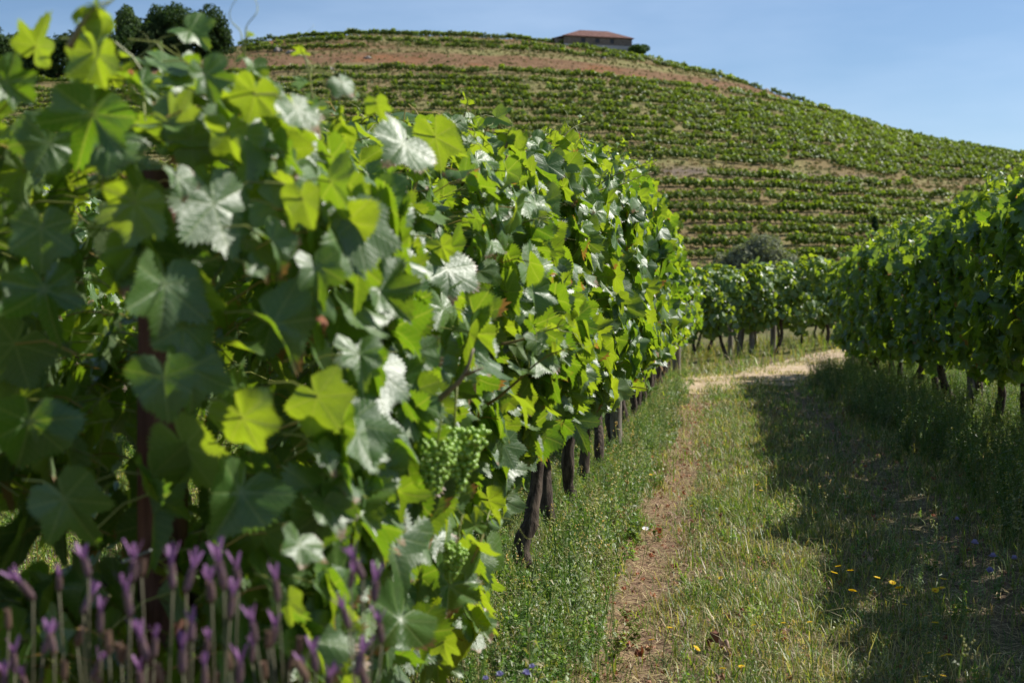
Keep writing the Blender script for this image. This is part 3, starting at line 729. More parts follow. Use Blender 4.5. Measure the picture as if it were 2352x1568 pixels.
# ------------------------------------------------------------------ cross rows at the far end of the path
def cross_row(A, B, n, name, off, height=1.68, nl=820):
    A, B = np.array(A, float), np.array(B, float); d = nrm(B - A); ang = math.atan2(-d[0], d[1])
    for i in range(n):
        p = A + (B - A) * i / (n - 1); g = float(gz(p[0], p[1]))
        root = empty('grape_vine', (p[0], p[1], g), f'grape vine in the {name}, {ordn(i)} from its left end', 'grape vine', f'vines of the {name}')
        root.rotation_euler = (0, 0, ang)
        tb, top = trunk_mesh(.62, (rng.normal(0, .08), rng.normal(0, .22)), .55, .032, 9, 8); tb.obj('trunk', M_bark, root)
        P, nn, t, u = sample_canopy(nl, np.array([0, 0]), .62, lambda Y: .50 + .08 * np.sin(Y * 5 + i * 2), lambda Y: height + .04 * np.sin(Y * 4 + i), .32, 0.0, seed=20. + i)
        P[:, 1] += 0; s = rng.uniform(.06, .092, len(P)); b = Buf(); put_leaves(b, P, nn, t, s, np.clip(rng.beta(2, 2.2, len(P)) + .25 + .3 * ss(u, .7, 1), 0, 1), 'low')
        b.obj('foliage', [M_leaf], root)
cross_row((-2.6, 24.2), (6.8, 30.6), 11, 'cross row behind the sandy bend', 0)
cross_row((-2.0, 27.4), (7.5, 33.6), 11, 'farther cross row', 1, 1.62, 420)
for k_, (dd, nm) in enumerate(((3.2, 'third cross row'), (6.6, 'last cross row'))):
    cross_row((-1.4 + k_, 27.4 + dd), (8.1 + k_, 33.6 + dd), 11, nm, 2, 1.6, 260)
def cpt(px, D): P = at_depth(px, 700, D); return P[0], P[1]
x_, y_ = cpt(1695, 26.4); post('wooden_post', x_, y_, 1.45, .05, M_post, (.22, .35), 'leaning weathered post propping the cross row', float(gz(x_, y_)))
x_, y_ = cpt(1727, 26.3); post('wooden_post', x_, y_, 1.72, .05, M_post, (0, 0), 'upright post whose top shows in the cross row', float(gz(x_, y_)))
x_, y_ = cpt(1678, 27.6); post('wooden_post', x_, y_, 1.4, .05, M_post, (0, 0), 'pale upright post behind the leaning one', float(gz(x_, y_)))
x_, y_ = cpt(1775, 27.2); post('wooden_post', x_, y_, 1.4, .055, M_post, (.03, 0), 'stout dark post in the cross row right of the leaning one', float(gz(x_, y_)))

# ------------------------------------------------------------------ hillside vines
def hv_proto(seed, nq=70):
    g = np.random.default_rng(seed); V = []; D = []
    for k in range(nq):
        u = g.random(); y = g.uniform(-.66, .66); z = .38 + .98 * u + .08 * math.sin(y * 7 + seed); wd = .32 * (1 - abs(2 * u - .9) ** 2) + .08
        c = np.array([g.uniform(-wd, wd), y, z]); n = nrm(np.array([c[0] * 2, 0, .5]) + g.normal(0, .5, 3)); t = nrm(np.cross(n, g.normal(size=3))); s = g.uniform(.11, .21); v = np.cross(n, t)
        col = np.array([.115, .175, .035]) * g.uniform(.6, 1.35) + np.array([.09, .085, .005]) * g.random() * (.4 + u)
        for a, bb in ((-1, -.7), (1, -1), (.8, 1), (-.9, .9)): V.append(c + t * s * a + v * s * bb); D.append(col)
    F = np.arange(nq * 4).reshape(-1, 4)
    # stake-like trunk
    tv = [(-.03, -.03, -.1), (.03, -.03, -.1), (.03, .03, -.1), (-.03, .03, -.1), (-.02, -.02, .8), (.02, -.02, .8), (.02, .02, .8), (-.02, .02, .8)]
    o = len(V); V += [np.array(q) for q in tv]; D += [np.array([.06, .045, .03])] * 8
    F = np.vstack([F, np.array([(0, 1, 5, 4), (1, 2, 6, 5), (2, 3, 7, 6), (3, 0, 4, 7)]) + o])
    return np.array(V), [F], np.array(D)
HV = [hv_proto(s) for s in range(10)]
ref_rows = [92, 103, 114, 127, 177, 197, 212, 227, 242, 258, 274, 290, 307, 324, 342, 358, 402, 428, 455, 481, 508, 536, 566, 596]
zrows = pyref_to_z(ref_rows)
HVP = []                            # x, y, z, angle, row
for ri, zr in enumerate(zrows):
    pxs = np.arange(-150, 2560, 3.0); pts = []
    for px in pxs:
        a = px_az(px); zc = Zc(a)
        if zr >= zc * .9995: pts.append(None); continue
        pts.append(hill_point(px, z=zr))
    prev = None; acc = 0.0
    for k in range(1, len(pts)):
        if pts[k] is None or pts[k - 1] is None: continue
        A, B = pts[k - 1], pts[k]; L = np.linalg.norm(B - A)
        if L > 25: continue
        t = 1.15 - acc
        while t <= L:
            P = A + (B - A) * t / L; HVP.append((P[0], P[1], P[2], math.atan2(-(B - A)[0], (B - A)[1]), ri)); t += 1.15
        acc = (acc + L) % 1.15
# crest row standing against the sky
acc = 0; lastP = None
for px in np.arange(530, 2420, 1.2):
    P = hill_point(px, .965 if px < 1900 else .93)
    if lastP is None or np.linalg.norm(P - lastP) > 1.25:
        if lastP is not None: HVP.append((P[0], P[1], P[2], math.atan2(-(P - lastP)[0], (P - lastP)[1]), 50))
        lastP = P
HVP = np.array(HVP)
hx, hy, hD = px_of(HVP[:, :3])
gap = sn(HVP[:, 0] * .13 + HVP[:, 4] * 9, HVP[:, 1] * .13, 3)
keep = np.ones(len(HVP), bool)
top4 = HVP[:, 4] <= 3
keep &= ~(top4 & (gap > .5))                       # patchy rows near the top
keep &= ~(top4 & (hx < 560))
keep &= ~((hx < 545) & (hy < 165))
keep &= ~((HVP[:, 4] == 50) & (sn(HVP[:, 0] * .2, HVP[:, 1] * .2, 5) > .35) & (hx < 1250))
keep &= ~((HVP[:, 4] >= 15) & (HVP[:, 4] < 17) & (gap > .45))
keep &= ~((HVP[:, 4] >= 4) & (HVP[:, 4] < 16) & (sn(HVP[:, 0] * .21 + HVP[:, 4] * 7, HVP[:, 1] * .23, 3) > .80))
keep &= ~((HVP[:, 4] >= 4) & (HVP[:, 4] < 17) & (gap > .85))
keep &= rng.random(len(HVP)) > np.where(HVP[:, 4] < 16, .06, .04)
HVP = HVP[keep]; hx, hy, hD = hx[keep], hy[keep], hD[keep]
inview = (hx > 1480) & (hx < 2352) & (hy < 610) & ~((hx > 1950) & (hy > 560 - (hx - 1950) * .45))
order = np.argsort(np.where(inview, hD, 1e9)); NIND = 215
ind = np.zeros(len(HVP), bool); ind[order[:NIND]] = True
rowname = {}
for rk, r_ in enumerate(sorted(set(HVP[ind][:, 4]), reverse=True)):
    rowname[r_] = ['lowest', 'second lowest', 'third lowest', 'fourth lowest', 'fifth lowest', 'sixth lowest', 'seventh lowest', 'eighth lowest'][min(rk, 7)]
hvm = []
for p in HV[:6]:
    b = Buf(); b.inst(p, np.zeros((1, 3)), np.eye(3)[None], np.ones(1)); hvm.append(b.mesh('hillside_vine', M_hillvine))
for q in np.where(ind)[0]:
    o = bpy.data.objects.new('hillside_vine', hvm[int(rng.integers(0, 6))]); COL.objects.link(o)
    o.location = HVP[q, :3]; o.rotation_euler = (0, 0, HVP[q, 3]); s = rng.uniform(.85, 1.15); o.scale = (s, s, s * rng.uniform(.9, 1.15))
    tag(o, f'small green vine in the {rowname[HVP[q, 4]]} vine row of the hillside', 'grape vine', f'vines of the {rowname[HVP[q, 4]]} hillside row')
rest = np.where(~ind)[0]; b = Buf(); wh = rng.integers(0, len(HV), len(rest))
for k in range(len(HV)):
    m = rest[wh == k]; s = rng.uniform(.8, 1.15, len(m))
    tint = rng.uniform(.75, 1.25, (len(m), 1, 1))
    b.inst(HV[k], HVP[m, :3], rotz(HVP[m, 3] + rng.normal(0, .1, len(m))), np.stack([s, s * 1.05, s * rng.uniform(.85, 1.2, len(m))], -1), lambda D, tint=tint: D * tint)
tag(b.obj('hillside_vines', M_hillvine), 'terraced rows of small green vines covering the hillside', 'vine rows', None, 'stuff')
# dry grass and weed tufts between the hillside rows
def tuft_proto(seed, n=7):
    g = np.random.default_rng(seed); V = []; D = []
    for k in range(n):
        a = g.uniform(0, 6.28); r_ = g.uniform(0, .35); c = np.array([r_ * math.cos(a), r_ * math.sin(a), 0]); h = g.uniform(.15, .45); w_ = g.uniform(.08, .2); a2 = g.uniform(0, 6.28)
        t = np.array([math.cos(a2), math.sin(a2), 0]); col = np.array([1, 1, 1.]) * g.uniform(.75, 1.25)
        V += [c - t * w_, c + t * w_, c + np.array([g.normal(0, .1), g.normal(0, .1), h])]; D += [col] * 3
    return np.array(V), [np.arange(n * 3).reshape(-1, 3)], np.array(D)
TP = [tuft_proto(s) for s in range(6)]; NT = 26000
aa = px_az(rng.uniform(200, 2420, NT)); sf = rng.uniform(.02, 1.0, NT); rho = RH0 + sf * (RHC - RH0)
Pt = np.stack([-np.sin(aa) * rho, np.cos(aa) * rho, hill_z(aa, rho)], -1)
Pt[:, 2] += (0.35 * sn(Pt[:, 0] * .11, Pt[:, 1] * .13, 2) + 0.2 * sn(Pt[:, 0] * .5, Pt[:, 1] * .45, 5)) * ss(rho, RH0, RH0 + 25) - .05
zz = Pt[:, 2]; inred = ((zz > zb0) & (zz < zb1)) ; keep = ~(inred & (rng.random(NT) < .75)); Pt = Pt[keep]; NT = len(Pt)
b = Buf(); wh = rng.integers(0, 6, NT); pal = np.array([[.10, .13, .03], [.20, .18, .06], [.15, .16, .045], [.24, .19, .09], [.08, .12, .03]])
tc = pal[rng.integers(0, 5, NT)]
for k in range(6):
    m = wh == k; c_ = tc[m][:, None, :]
    b.inst(TP[k], Pt[m], rotz(rng.uniform(0, 6.28, m.sum())), rng.uniform(.7, 1.5, m.sum()), lambda D, c_=c_: D * c_)
tag(b.obj('hillside_grass', M_dryplant), 'dry and green grass tufts between the hillside vine rows', 'grass', None, 'stuff')
# rocks in the bare bands
def rock_mesh(seed):
    g = np.random.default_rng(seed); b = Buf(); m, n = 6, 9
    V = [(0, 0, 1)] + [(math.sin(a) * math.cos(p), math.sin(a) * math.sin(p), math.cos(a)) for a in np.linspace(0, np.pi, m + 1)[1:-1] for p in np.linspace(0, 2 * np.pi, n, endpoint=False)] + [(0, 0, -1)]
    V = np.array(V) * (1 + g.normal(0, .14, (len(V), 1))) * [1.2, .9, .6]
    F = [[0, 1 + k, 1 + (k + 1) % n] for k in range(n)] + [[len(V) - 1, 1 + (m - 2) * n + (k + 1) % n, 1 + (m - 2) * n + k] for k in range(n)]
    F += [[1 + q * n + k, 1 + (q + 1) * n + k, 1 + (q + 1) * n + (k + 1) % n, 1 + q * n + (k + 1) % n] for q in range(m - 2) for k in range(n)]
    b.add(V, F); return b
mr = N('grey_rock'); n_ = mr.noise(2.5, 4, mr.coord()); M_rock = mr.done(mr.bsdf(mr.mix(n_, (.14, .12, .10), (.42, .38, .33)), .9, mr.bump(n_, .7, .2), .2))
RK = [(670, 123, 1.0), (690, 128, .8), (640, 118, 1.2), (1490, 138, 1.6), (1505, 143, 1.3), (1475, 132, 1.1), (1520, 150, 1.4), (1540, 152, .9), (1385, 135, .8), (1412, 182, .9), (1640, 186, 1.0), (1758, 196, 1.1), (845, 135, .8), (760, 160, .7)]
for k, (px, py, s) in enumerate(RK):
    o = rock_mesh(k).obj('rock', M_rock, None, hill_pix(px, py), smooth=False); o.scale = (s, s, s); o.rotation_euler = (0, 0, k)
    tag(o, f'pale grey rock on the bare hillside band, {ordn(k)} in the scatter', 'rock', 'rocks on the hillside')
    o['label'] = 'pale grey rock lying in the bare reddish band high on the hill'

# ------------------------------------------------------------------ trees
def tree(name, base, height, lobes, leafsz, nleaf, cols, label, cat, group=None, trunk_r=.3, crown0=.2, mat=None, quad=True):
    """lobes: list of (x,y,z,rx,ry,rz) relative, in metres"""
    root = empty(name, base, label, cat, group); b = Buf()
    ctr = np.array([l[:3] for l in lobes]); c0 = ctr.mean(0); low = min(l[2] - l[5] for l in lobes)
    tube(b, spline([(0, 0, -.5), (rng.normal(0, .1), 0, height * .15), (c0[0] * .5, c0[1] * .5, c0[2] * .7), (c0[0], c0[1], c0[2])], 9), np.linspace(trunk_r, trunk_r * .35, 9), 9, None, 0, .12)
    for l in lobes[:7]:
        tube(b, spline([(c0[0] * .4, c0[1] * .4, height * .22), ((l[0] + c0[0] * .4) / 2, (l[1]) / 2, (l[2] + height * .2) / 2 + .2), l[:3]], 6), np.linspace(trunk_r * .5, trunk_r * .1, 6), 6, None, 0, .1)
    b.obj('trunk', M_treebark, root)
    b = Buf(); vol = np.array([l[3] * l[4] * l[5] for l in lobes]) ** .7; wh = rng.choice(len(lobes), nleaf, p=vol / vol.sum())
    d = nrm(rng.normal(size=(nleaf, 3))); rad = rng.random(nleaf) ** .22 * (1 + .16 * sn(d[:, 0] * 5 + wh, d[:, 2] * 5, 1) + .1 * sn(d[:, 1] * 11, d[:, 2] * 12 + wh, 2))
    Lb = np.array(lobes)[wh]; P = Lb[:, :3] + d * rad[:, None] * Lb[:, 3:]
    keep = (sn(P[:, 0] / leafsz * .35, P[:, 2] / leafsz * .35 + P[:, 1] / leafsz * .2, 4) > -.75) & (P[:, 2] > .1); P, d = P[keep], d[keep]; k = len(P)
    s = leafsz * rng.uniform(.5, 1.2, k); n = nrm(d + rng.normal(0, .7, (k, 3))); Rm = frames(n, rng.normal(size=(k, 3)))
    Vp = np.array([(-1, -.6, 0), (0, -1, .1), (1, -.5, 0), (.8, .6, -.1), (0, 1, .1), (-.8, .7, 0)]) * .5
    cl = np.array(cols); cc = cl[rng.integers(0, len(cl), k)] * rng.uniform(.8, 1.2, (k, 1))
    b.inst((Vp, [np.array([[0, 1, 2, 3, 4, 5]])], np.ones((6, 3))), P, Rm, s, lambda D: D * cc[:, None, :])
    b.obj('crown', mat or M_tree, root); return root
def lobeset(wd, h, n, z0, seed, dep=None):
    g = np.random.default_rng(seed); L = [(0, 0, z0 + (h - z0) * .45, wd * .32, (dep or wd) * .32, (h - z0) * .42)]
    for k in range(n):
        a = 6.28 * k / n + g.normal(0, .3); f = g.uniform(.22, .34); L.append((wd * f * math.cos(a), (dep or wd) * f * math.sin(a), z0 + (h - z0) * g.uniform(.25, .88), wd * g.uniform(.11, .25), (dep or wd) * g.uniform(.16, .25), (h - z0) * g.uniform(.18, .28)))
    return L
DARK = [(.022, .045, .014), (.035, .065, .020), (.050, .080, .028)]; MIDG = [(.05, .085, .03), (.07, .105, .04), (.04, .07, .025)]
TR = [ # px centre, base py, width px, top py, colours, label
 (455, 158, 155, 25, DARK, 'large round dark oak at the left end of the hilltop', 'oak_tree'),
 (330, 152, 115, 30, MIDG, 'paler rounded tree left of the large dark oak', 'oak_tree'),
 (222, 150, 80, 55, DARK, 'small dark tree showing behind the tallest yellow leaf', 'oak_tree'),
 (262, 158, 90, 66, DARK, 'low dark bushy tree left of the paler rounded tree', 'oak_tree'),
 (30, 158, 100, 68, MIDG, 'hazy grey green tree at the far left edge', 'oak_tree'),
 (140, 158, 120, 80, DARK, 'low dark tree hidden behind the top vine leaves', 'oak_tree'),
 (392, 158, 90, 62, MIDG, 'low crown filling between the two large trees', 'oak_tree'), (85, 158, 110, 84, DARK, 'dark low tree right of the hazy edge tree', 'oak_tree')]
for k, (px, py, wd, ty, cols, lab, nm) in enumerate(TR):
    a = px_az(px); sfr = .80 if px > 300 else .74; B = hill_point(px, sfr); D = px_of(B)[2]; x, y, _ = px_of(B)
    Wm = wd * D / FPX; H = (y - ty) * D / FPX; H = max(H, 4)
    tree(nm, B, H, lobeset(Wm * 1.25, H, 14, -H * .15, 30 + k), .48, 20000 if k < 2 else 10000, cols, lab, 'tree', 'trees on the hilltop', .35)
B = hill_point(1462, .97); D = px_of(B)[2]; yb = px_of(B)[1]
tree('leafy_bush', B, 4.5, lobeset(6.0, 4.2, 7, .1, 50), .42, 3500, [(.05, .10, .03), (.07, .12, .04)], 'green bush against the right end of the hilltop house', 'bush', None, .15)
B = hill_pix(2008, 552); tree('cypress_tree', B, 2.9, [(0, 0, 1.4, .5, .5, 1.5), (0, 0, 2.2, .32, .32, .9)], .2, 900, [(.02, .045, .018)], 'tiny dark upright cypress above the right row', 'tree', None, .08)
P = at_depth(1738, 700, 50.0)
tree('olive_tree', (P[0], P[1], .0), 3.6, [(0, 0, 2.2, 1.3, 1.1, 1.2), (-1.15, 0, 1.9, .75, .8, 1.0), (1.05, .1, 2.1, .8, .8, .9), (.25, 0, 3.05, .75, .8, .62), (-.4, -.3, 2.7, .65, .6, .6), (.75, -.3, 1.6, .65, .6, .6)],
     .075, 36000, [(.21, .22, .15), (.27, .285, .20), (.16, .17, .11)], 'grey green olive bush behind the cross row', 'tree', None, .14)
# pale weeds bank right of the olive
bk = [(1835, 54, 2.75), (1885, 57, 3.0), (1930, 60, 3.1)]
for k, (px, D, h) in enumerate(bk):
    P = at_depth(px, 700, D); tree('pale_bush', (P[0], P[1], 0), h, lobeset(2.6, h, 6, .1, 60 + k), .14, 4500, [(.15, .19, .06), (.20, .22, .08), (.11, .15, .045)],
         ['pale yellow green bush right of the olive bush', 'pale leafy bush behind the cross row near the right row', 'pale bush partly hidden by the right row tip'][k], 'bush', 'pale bushes behind the cross row', .06)

# ------------------------------------------------------------------ hilltop house
def house():
    B = hill_point(1363, .99); D = px_of(B)[2]; Lh = 19.0
    a = px_az(1372); yawh = a + R(17)
    root = empty('stone_house', (B[0], B[1], B[2] + .2), 'long low stone house with a red hipped roof on the hilltop', 'house')
    root.rotation_euler = (0, 0, yawh)
    ms = N('stone_wall'); v = ms.coord(); n = ms.noise(2.2, 5, v, .7); vo = ms.new('ShaderNodeTexVoronoi'); vo.inputs['Scale'].default_value = 2.6; ms.link(v, vo.inputs['Vector'])
    Ms = ms.done(ms.bsdf(ms.mix(ms.rng(n, .3, .7), (.10, .085, .075), (.24, .20, .175)), .95, ms.bump(vo.outputs[0], .6, .08), .1))
    mt = N('clay_roof_tiles'); v = mt.coord(); wv = mt.new('ShaderNodeTexWave'); wv.inputs['Scale'].default_value = 3.0; wv.bands_direction = 'X'; mt.link(v, wv.inputs['Vector'])
    n = mt.noise(1.2, 5, v, .7); Mt = mt.done(mt.bsdf(mt.mix(mt.rng(n, .3, .7), (.14, .07, .055), (.23, .125, .10)), .85, mt.bump(wv.outputs[1], .7, .1), .2))
    mp = N('whitewash'); n = mp.noise(3, 4, mp.coord()); Mp = mp.done(mp.bsdf(mp.mix(n, (.28, .27, .27), (.48, .47, .46)), .9, None, .2))
    mw = N('dark_opening'); Mw = mw.done(mw.bsdf((.012, .012, .016), .35))
    mf = N('painted_wood'); Mf = mf.done(mf.bsdf((.10, .07, .05), .7))
    hx_, dy, eave = Lh / 2, 4.2, 2.7
    wins = [-4.2, -.2, 3.9]; ww, wl, wh_ = .6, 1.0, 2.3
    # walls: front wall in cells round the openings, 0.4 m thick
    b = Buf(); xs = sorted([-hx_, hx_] + [q - ww for q in wins] + [q + ww for q in wins])
    for k in range(len(xs) - 1):
        x0, x1 = xs[k], xs[k + 1]; hole = any(abs((x0 + x1) / 2 - q) < ww for q in wins)
        if hole: box(b, (x0, -dy, .5), (x1, -dy + .4, wl)); box(b, (x0, -dy, wh_), (x1, -dy + .4, eave))
        else: box(b, (x0, -dy, .5), (x1, -dy + .4, eave))
    box(b, (-hx_, dy - .4, .5), (hx_, dy, eave)); box(b, (-hx_, -dy + .4, .5), (-hx_ + .4, dy - .4, eave)); box(b, (hx_ - .4, -dy + .4, .5), (hx_, dy - .4, eave))
    b.obj('wall', Ms, root, smooth=False)
    b = Buf(); box(b, (-hx_ - .08, -dy - .08, -4.2), (hx_ + .08, dy + .08, .5)); b.obj('plinth', Mp, root, smooth=False)
    for q in wins:
        f = Buf(); y0 = -dy + .12
        for lo, hi in (((q - ww, y0, wl), (q - ww + .07, y0 + .1, wh_)), ((q + ww - .07, y0, wl), (q + ww, y0 + .1, wh_)), ((q - ww + .07, y0, wl), (q + ww - .07, y0 + .1, wl + .07)), ((q - ww + .07, y0, wh_ - .07), (q + ww - .07, y0 + .1, wh_))): box(f, lo, hi)
        wf = f.obj('window', Mf, root, smooth=False); g_ = Buf(); box(g_, (q - ww + .07, y0 + .04, wl + .07), (q + ww - .07, y0 + .07, wh_ - .07)); g_.obj('pane', Mw, wf, smooth=False)
    b = Buf(); o = .45; zr = eave + 2.4; rx = hx_ - 5.6
    V = [(-hx_ - o, -dy - o, eave - .05), (hx_ + o, -dy - o, eave - .05), (hx_ + o, dy + o, eave - .05), (-hx_ - o, dy + o, eave - .05), (-rx, 0, zr), (rx, 0, zr)]
    V += [(x, y, z - .16) for x, y, z in V[:4]]
    b.add(V, [(0, 1, 5, 4), (1, 2, 5), (2, 3, 4, 5), (3, 0, 4), (0, 6, 7, 1), (1, 7, 8, 2), (2, 8, 9, 3), (3, 9, 6, 0), (9, 8, 7, 6)]); rf = b.obj('roof', Mt, root, smooth=False)
    # lower lean-to at the left end
    b = Buf(); box(b, (-hx_ - 2.4, -dy + .8, -4.2), (-hx_ - .09, dy - .8, 1.9)); b.obj('side_wall', Ms, root, smooth=False)
    b = Buf(); V = [(-hx_ - 3.0, -dy + .5, 1.78), (-hx_ - .09, -dy + .5, 2.62), (-hx_ - .09, dy - .5, 2.62), (-hx_ - 3.0, dy - .5, 1.78)]; V += [(x, y, z + .14) for x, y, z in V]
    b.add(V, np.array([(3, 2, 1, 0), (4, 5, 6, 7), (0, 1, 5, 4), (1, 2, 6, 5), (2, 3, 7, 6), (3, 0, 4, 7)])); b.obj('side_roof', Mt, root, smooth=False)
house()

# ------------------------------------------------------------------ ground cover
def blades(buf, x, y, h, w_, lean, cols, seg=2, zf=gz):
    """h,w_,lean arrays; curved tapering blades"""
    k = len(x); a = rng.uniform(0, 2 * np.pi, k); u = np.stack([np.cos(a), np.sin(a), 0 * a], -1); a2 = a + rng.uniform(.8, 2.2, k); l = np.stack([np.cos(a2), np.sin(a2), 0 * a], -1)
    B_ = np.stack([x, y, zf(x, y) - .004], -1); up = np.array([0, 0, 1.])
    m = B_ + up * (h * .55)[:, None] + l * (h * lean * .3)[:, None]; t = B_ + up * (h * np.clip(1 - .25 * lean, .2, 1))[:, None] + l * (h * lean)[:, None]
    V = np.stack([B_ - u * w_[:, None], B_ + u * w_[:, None], m + u * (w_ * .8)[:, None], m - u * (w_ * .8)[:, None], t], 1)
    o = (np.arange(k) * 5)[:, None]
    n0 = buf.n; buf.add(V.reshape(-1, 3), np.array([[0, 1, 2, 3]]) + o, np.repeat(cols, 5, 0)); buf.F.append((np.array([[3, 2, 4]]) + o + n0, 0))
GRASS = np.array([[.115, .175, .030], [.17, .215, .045], [.24, .265, .07], [.08, .14, .025]])
STRAW = np.array([[.40, .32, .15], [.30, .24, .11], [.48, .39, .21], [.24, .165, .085]])
def pick(pal, k): return pal[rng.integers(0, len(pal), k)] * rng.uniform(.75, 1.25, (k, 1))
def infr(x, y, m=.25):
    return (x < .222 * y + m) & (x > -.52 * y - m)
def scatter(x0, x1, y0, y1, dens):
    n = int((x1 - x0) * (y1 - y0) * dens); x = rng.uniform(x0, x1, n); y = rng.uniform(y0, y1, n); k = infr(x, y); return x[k], y[k]
def not_road(x, y, m=1.0): return np.abs(y - road_y(x)) > m * (1.65 + .35 * sn(x * 3, y * 3, 3))
# grass
b = Buf()
for (y0, y1, dens, ws) in ((3.1, 5, 9500, 1.0), (5, 8, 6500, 1.15), (8, 13, 3200, 1.5), (13, 24, 1300, 2.4)):
    x, y = scatter(-1.15, 2.9, y0, y1, dens)
    strip = np.exp(-((x + .22 - track_off(y)) / (.12 + .06 * sn(y * 4, x * 9, 6))) ** 2) * (.72 + .4 * sn(x * 11, y * 5, 4)) * (1 - .45 * ss(y, 7, 11)); strip2 = np.exp(-((x - .95) / .2) ** 2)
    cl = sn(x * 7, y * 6, 2) * .5 + sn(x * 19, y * 17, 8) * .35
    p = np.clip(.75 + .45 * cl - 1.1 * strip - .75 * strip2, .03, 1); k = (rng.random(len(x)) < p) & not_road(x, y, .85); x, y, cl = x[k], y[k], cl[k]; n = len(x)
    h = rng.gamma(2.2, .014, n) * (1 + .7 * cl) * (1 + .5 * ss(x, 1.1, 1.6) + .4 * ss(-x, .3, .6)) + .012
    isdry = rng.random(n) < np.clip(.32 - .28 * sn(x * 3.1, y * 2.2, 11), .08, .8)
    c = np.where(isdry[:, None], pick(STRAW, n), pick(GRASS, n))
    blades(b, x, y, h, rng.uniform(.0009, .0022, n) * ws, rng.uniform(.1, 1.6, n), c)
tag(b.obj('grass', M_plant), 'mixed green and dry grass growing along the path', 'grass', None, 'stuff')
# straw and dead stalks lying on the bare wheel strips
b = Buf(); x, y = scatter(-.75, 2.3, 3.1, 16, 3200); st = np.maximum(np.exp(-((x + .22 - track_off(y)) / .17) ** 2), .8 * np.exp(-((x - .95) / .25) ** 2))
k = rng.random(len(x)) < .12 + .85 * st; x, y = x[k], y[k]; n = len(x)
a = rng.uniform(0, 6.28, n); L = rng.uniform(.02, .09, n); z = gz(x, y) + rng.uniform(.002, .018, n); d = np.stack([np.cos(a), np.sin(a), rng.normal(0, .12, n)], -1); u = np.stack([-np.sin(a), np.cos(a), 0 * a], -1); wd = rng.uniform(.0007, .0018, n)
C_ = np.stack([x, y, z], -1); V = np.stack([C_ - d * L[:, None] / 2 - u * wd[:, None], C_ - d * L[:, None] / 2 + u * wd[:, None], C_ + d * L[:, None] / 2 + u * wd[:, None] * .6 + [0, 0, .002], C_ + d * L[:, None] / 2 - u * wd[:, None] * .6 + [0, 0, .002]], 1)
b.add(V.reshape(-1, 3), np.array([[0, 1, 2, 3]]) + (np.arange(n) * 4)[:, None], np.repeat(pick(STRAW, n) * 1.05, 4, 0))
tag(b.obj('straw', M_dryplant), 'dry straw scattered on the bare wheel strips', 'straw', None, 'stuff')

# weeds with stems and many small narrow leaves
def weed_proto(seed, h, nl, ll, lw, curl=.6, head=0, spread=.35, branch=3):
    g = np.random.default_rng(seed); b = Buf(); rs = rng
    for br in range(branch):
        a0 = g.uniform(0, 6.28); ln = h * g.uniform(.55, 1.0) if br else h; sp = spread * g.uniform(.3, 1.0) * (1 if br else .4)
        t = np.linspace(0, 1, 6); C_ = np.stack([ln * sp * np.cos(a0) * t ** 1.3 + g.normal(0, .006, 6), ln * sp * np.sin(a0) * t ** 1.3 + g.normal(0, .006, 6), ln * t], -1); C_[0, :2] = 0
        w_ = .0013
        for s_ in ((w_, 0, 0), (0, w_, 0)):
            V = np.concatenate([C_ - np.array(s_), C_ + np.array(s_)]); F = np.array([[i, i + 1, i + 7, i + 6] for i in range(5)]); b.add(V, F, (.8, 1.0, .8))
        for k in range(nl):
            f = g.uniform(.08, 1.0); i = min(int(f * 5), 4); q = C_[i] + (C_[i + 1] - C_[i]) * (f * 5 - i); a = g.uniform(0, 6.28); l = ll * (1.15 - .6 * f) * g.uniform(.6, 1.3); e = g.uniform(.1, .9)
            d = np.array([math.cos(a), math.sin(a), e]); d /= np.linalg.norm(d); u = np.array([-math.sin(a), math.cos(a), g.normal(0, .4)]) * lw * g.uniform(.7, 1.3); m = q + d * l * .5; tip = q + d * l * .9 + np.array([0, 0, -curl * l * g.uniform(0, 1)])
            b.add([q - u * .3, q + u * .3, m + u, m - u, tip], [(0, 1, 2, 3), (3, 2, 4)], (1, 1, 1.)* np.array(g.uniform(.75, 1.25)))
        if head:
            for k in range(head):
                q = C_[-1] + g.normal(0, .008, 3) - np.array([0, 0, g.uniform(0, .03)]); s_ = .0035
                b.add([q + (s_, 0, 0), q + (0, s_, 0), q - (s_, 0, 0), q - (0, s_, 0), q + (0, 0, s_ * 1.2), q - (0, 0, s_ * 1.2)], [(0, 1, 4), (1, 2, 4), (2, 3, 4), (3, 0, 4), (1, 0, 5), (2, 1, 5), (3, 2, 5), (0, 3, 5)], (2.0, 1.6, 1.2))
    # merge to arrays
    V = np.concatenate(b.V); D = np.concatenate(b.D); g3 = [f for f, m in b.F if f.shape[1] == 3]; g4 = [f for f, m in b.F if f.shape[1] == 4]
    FS = ([np.concatenate(g3)] if g3 else []) + ([np.concatenate(g4)] if g4 else [])
    return V, FS, D
WA = [weed_proto(300 + s, .19, 17, .036, .0030, .8, 0, .5, 3) for s in range(6)] + [weed_proto(320 + s, .27, 14, .034, .0028, .8, 6, .35, 3) for s in range(3)]
WB = [weed_proto(340 + s, .12, 16, .022, .0065, .3, 0, .7, 4) for s in range(6)]          # low broad-leaved
WC = [weed_proto(360 + s, .46, 30, .032, .0060, .5, 3, .35, 5) for s in range(7)]          # tall, under the right row
WGREEN = np.array([[.14, .19, .075], [.19, .235, .115], [.10, .16, .045], [.25, .275, .155], [.30, .27, .15]])
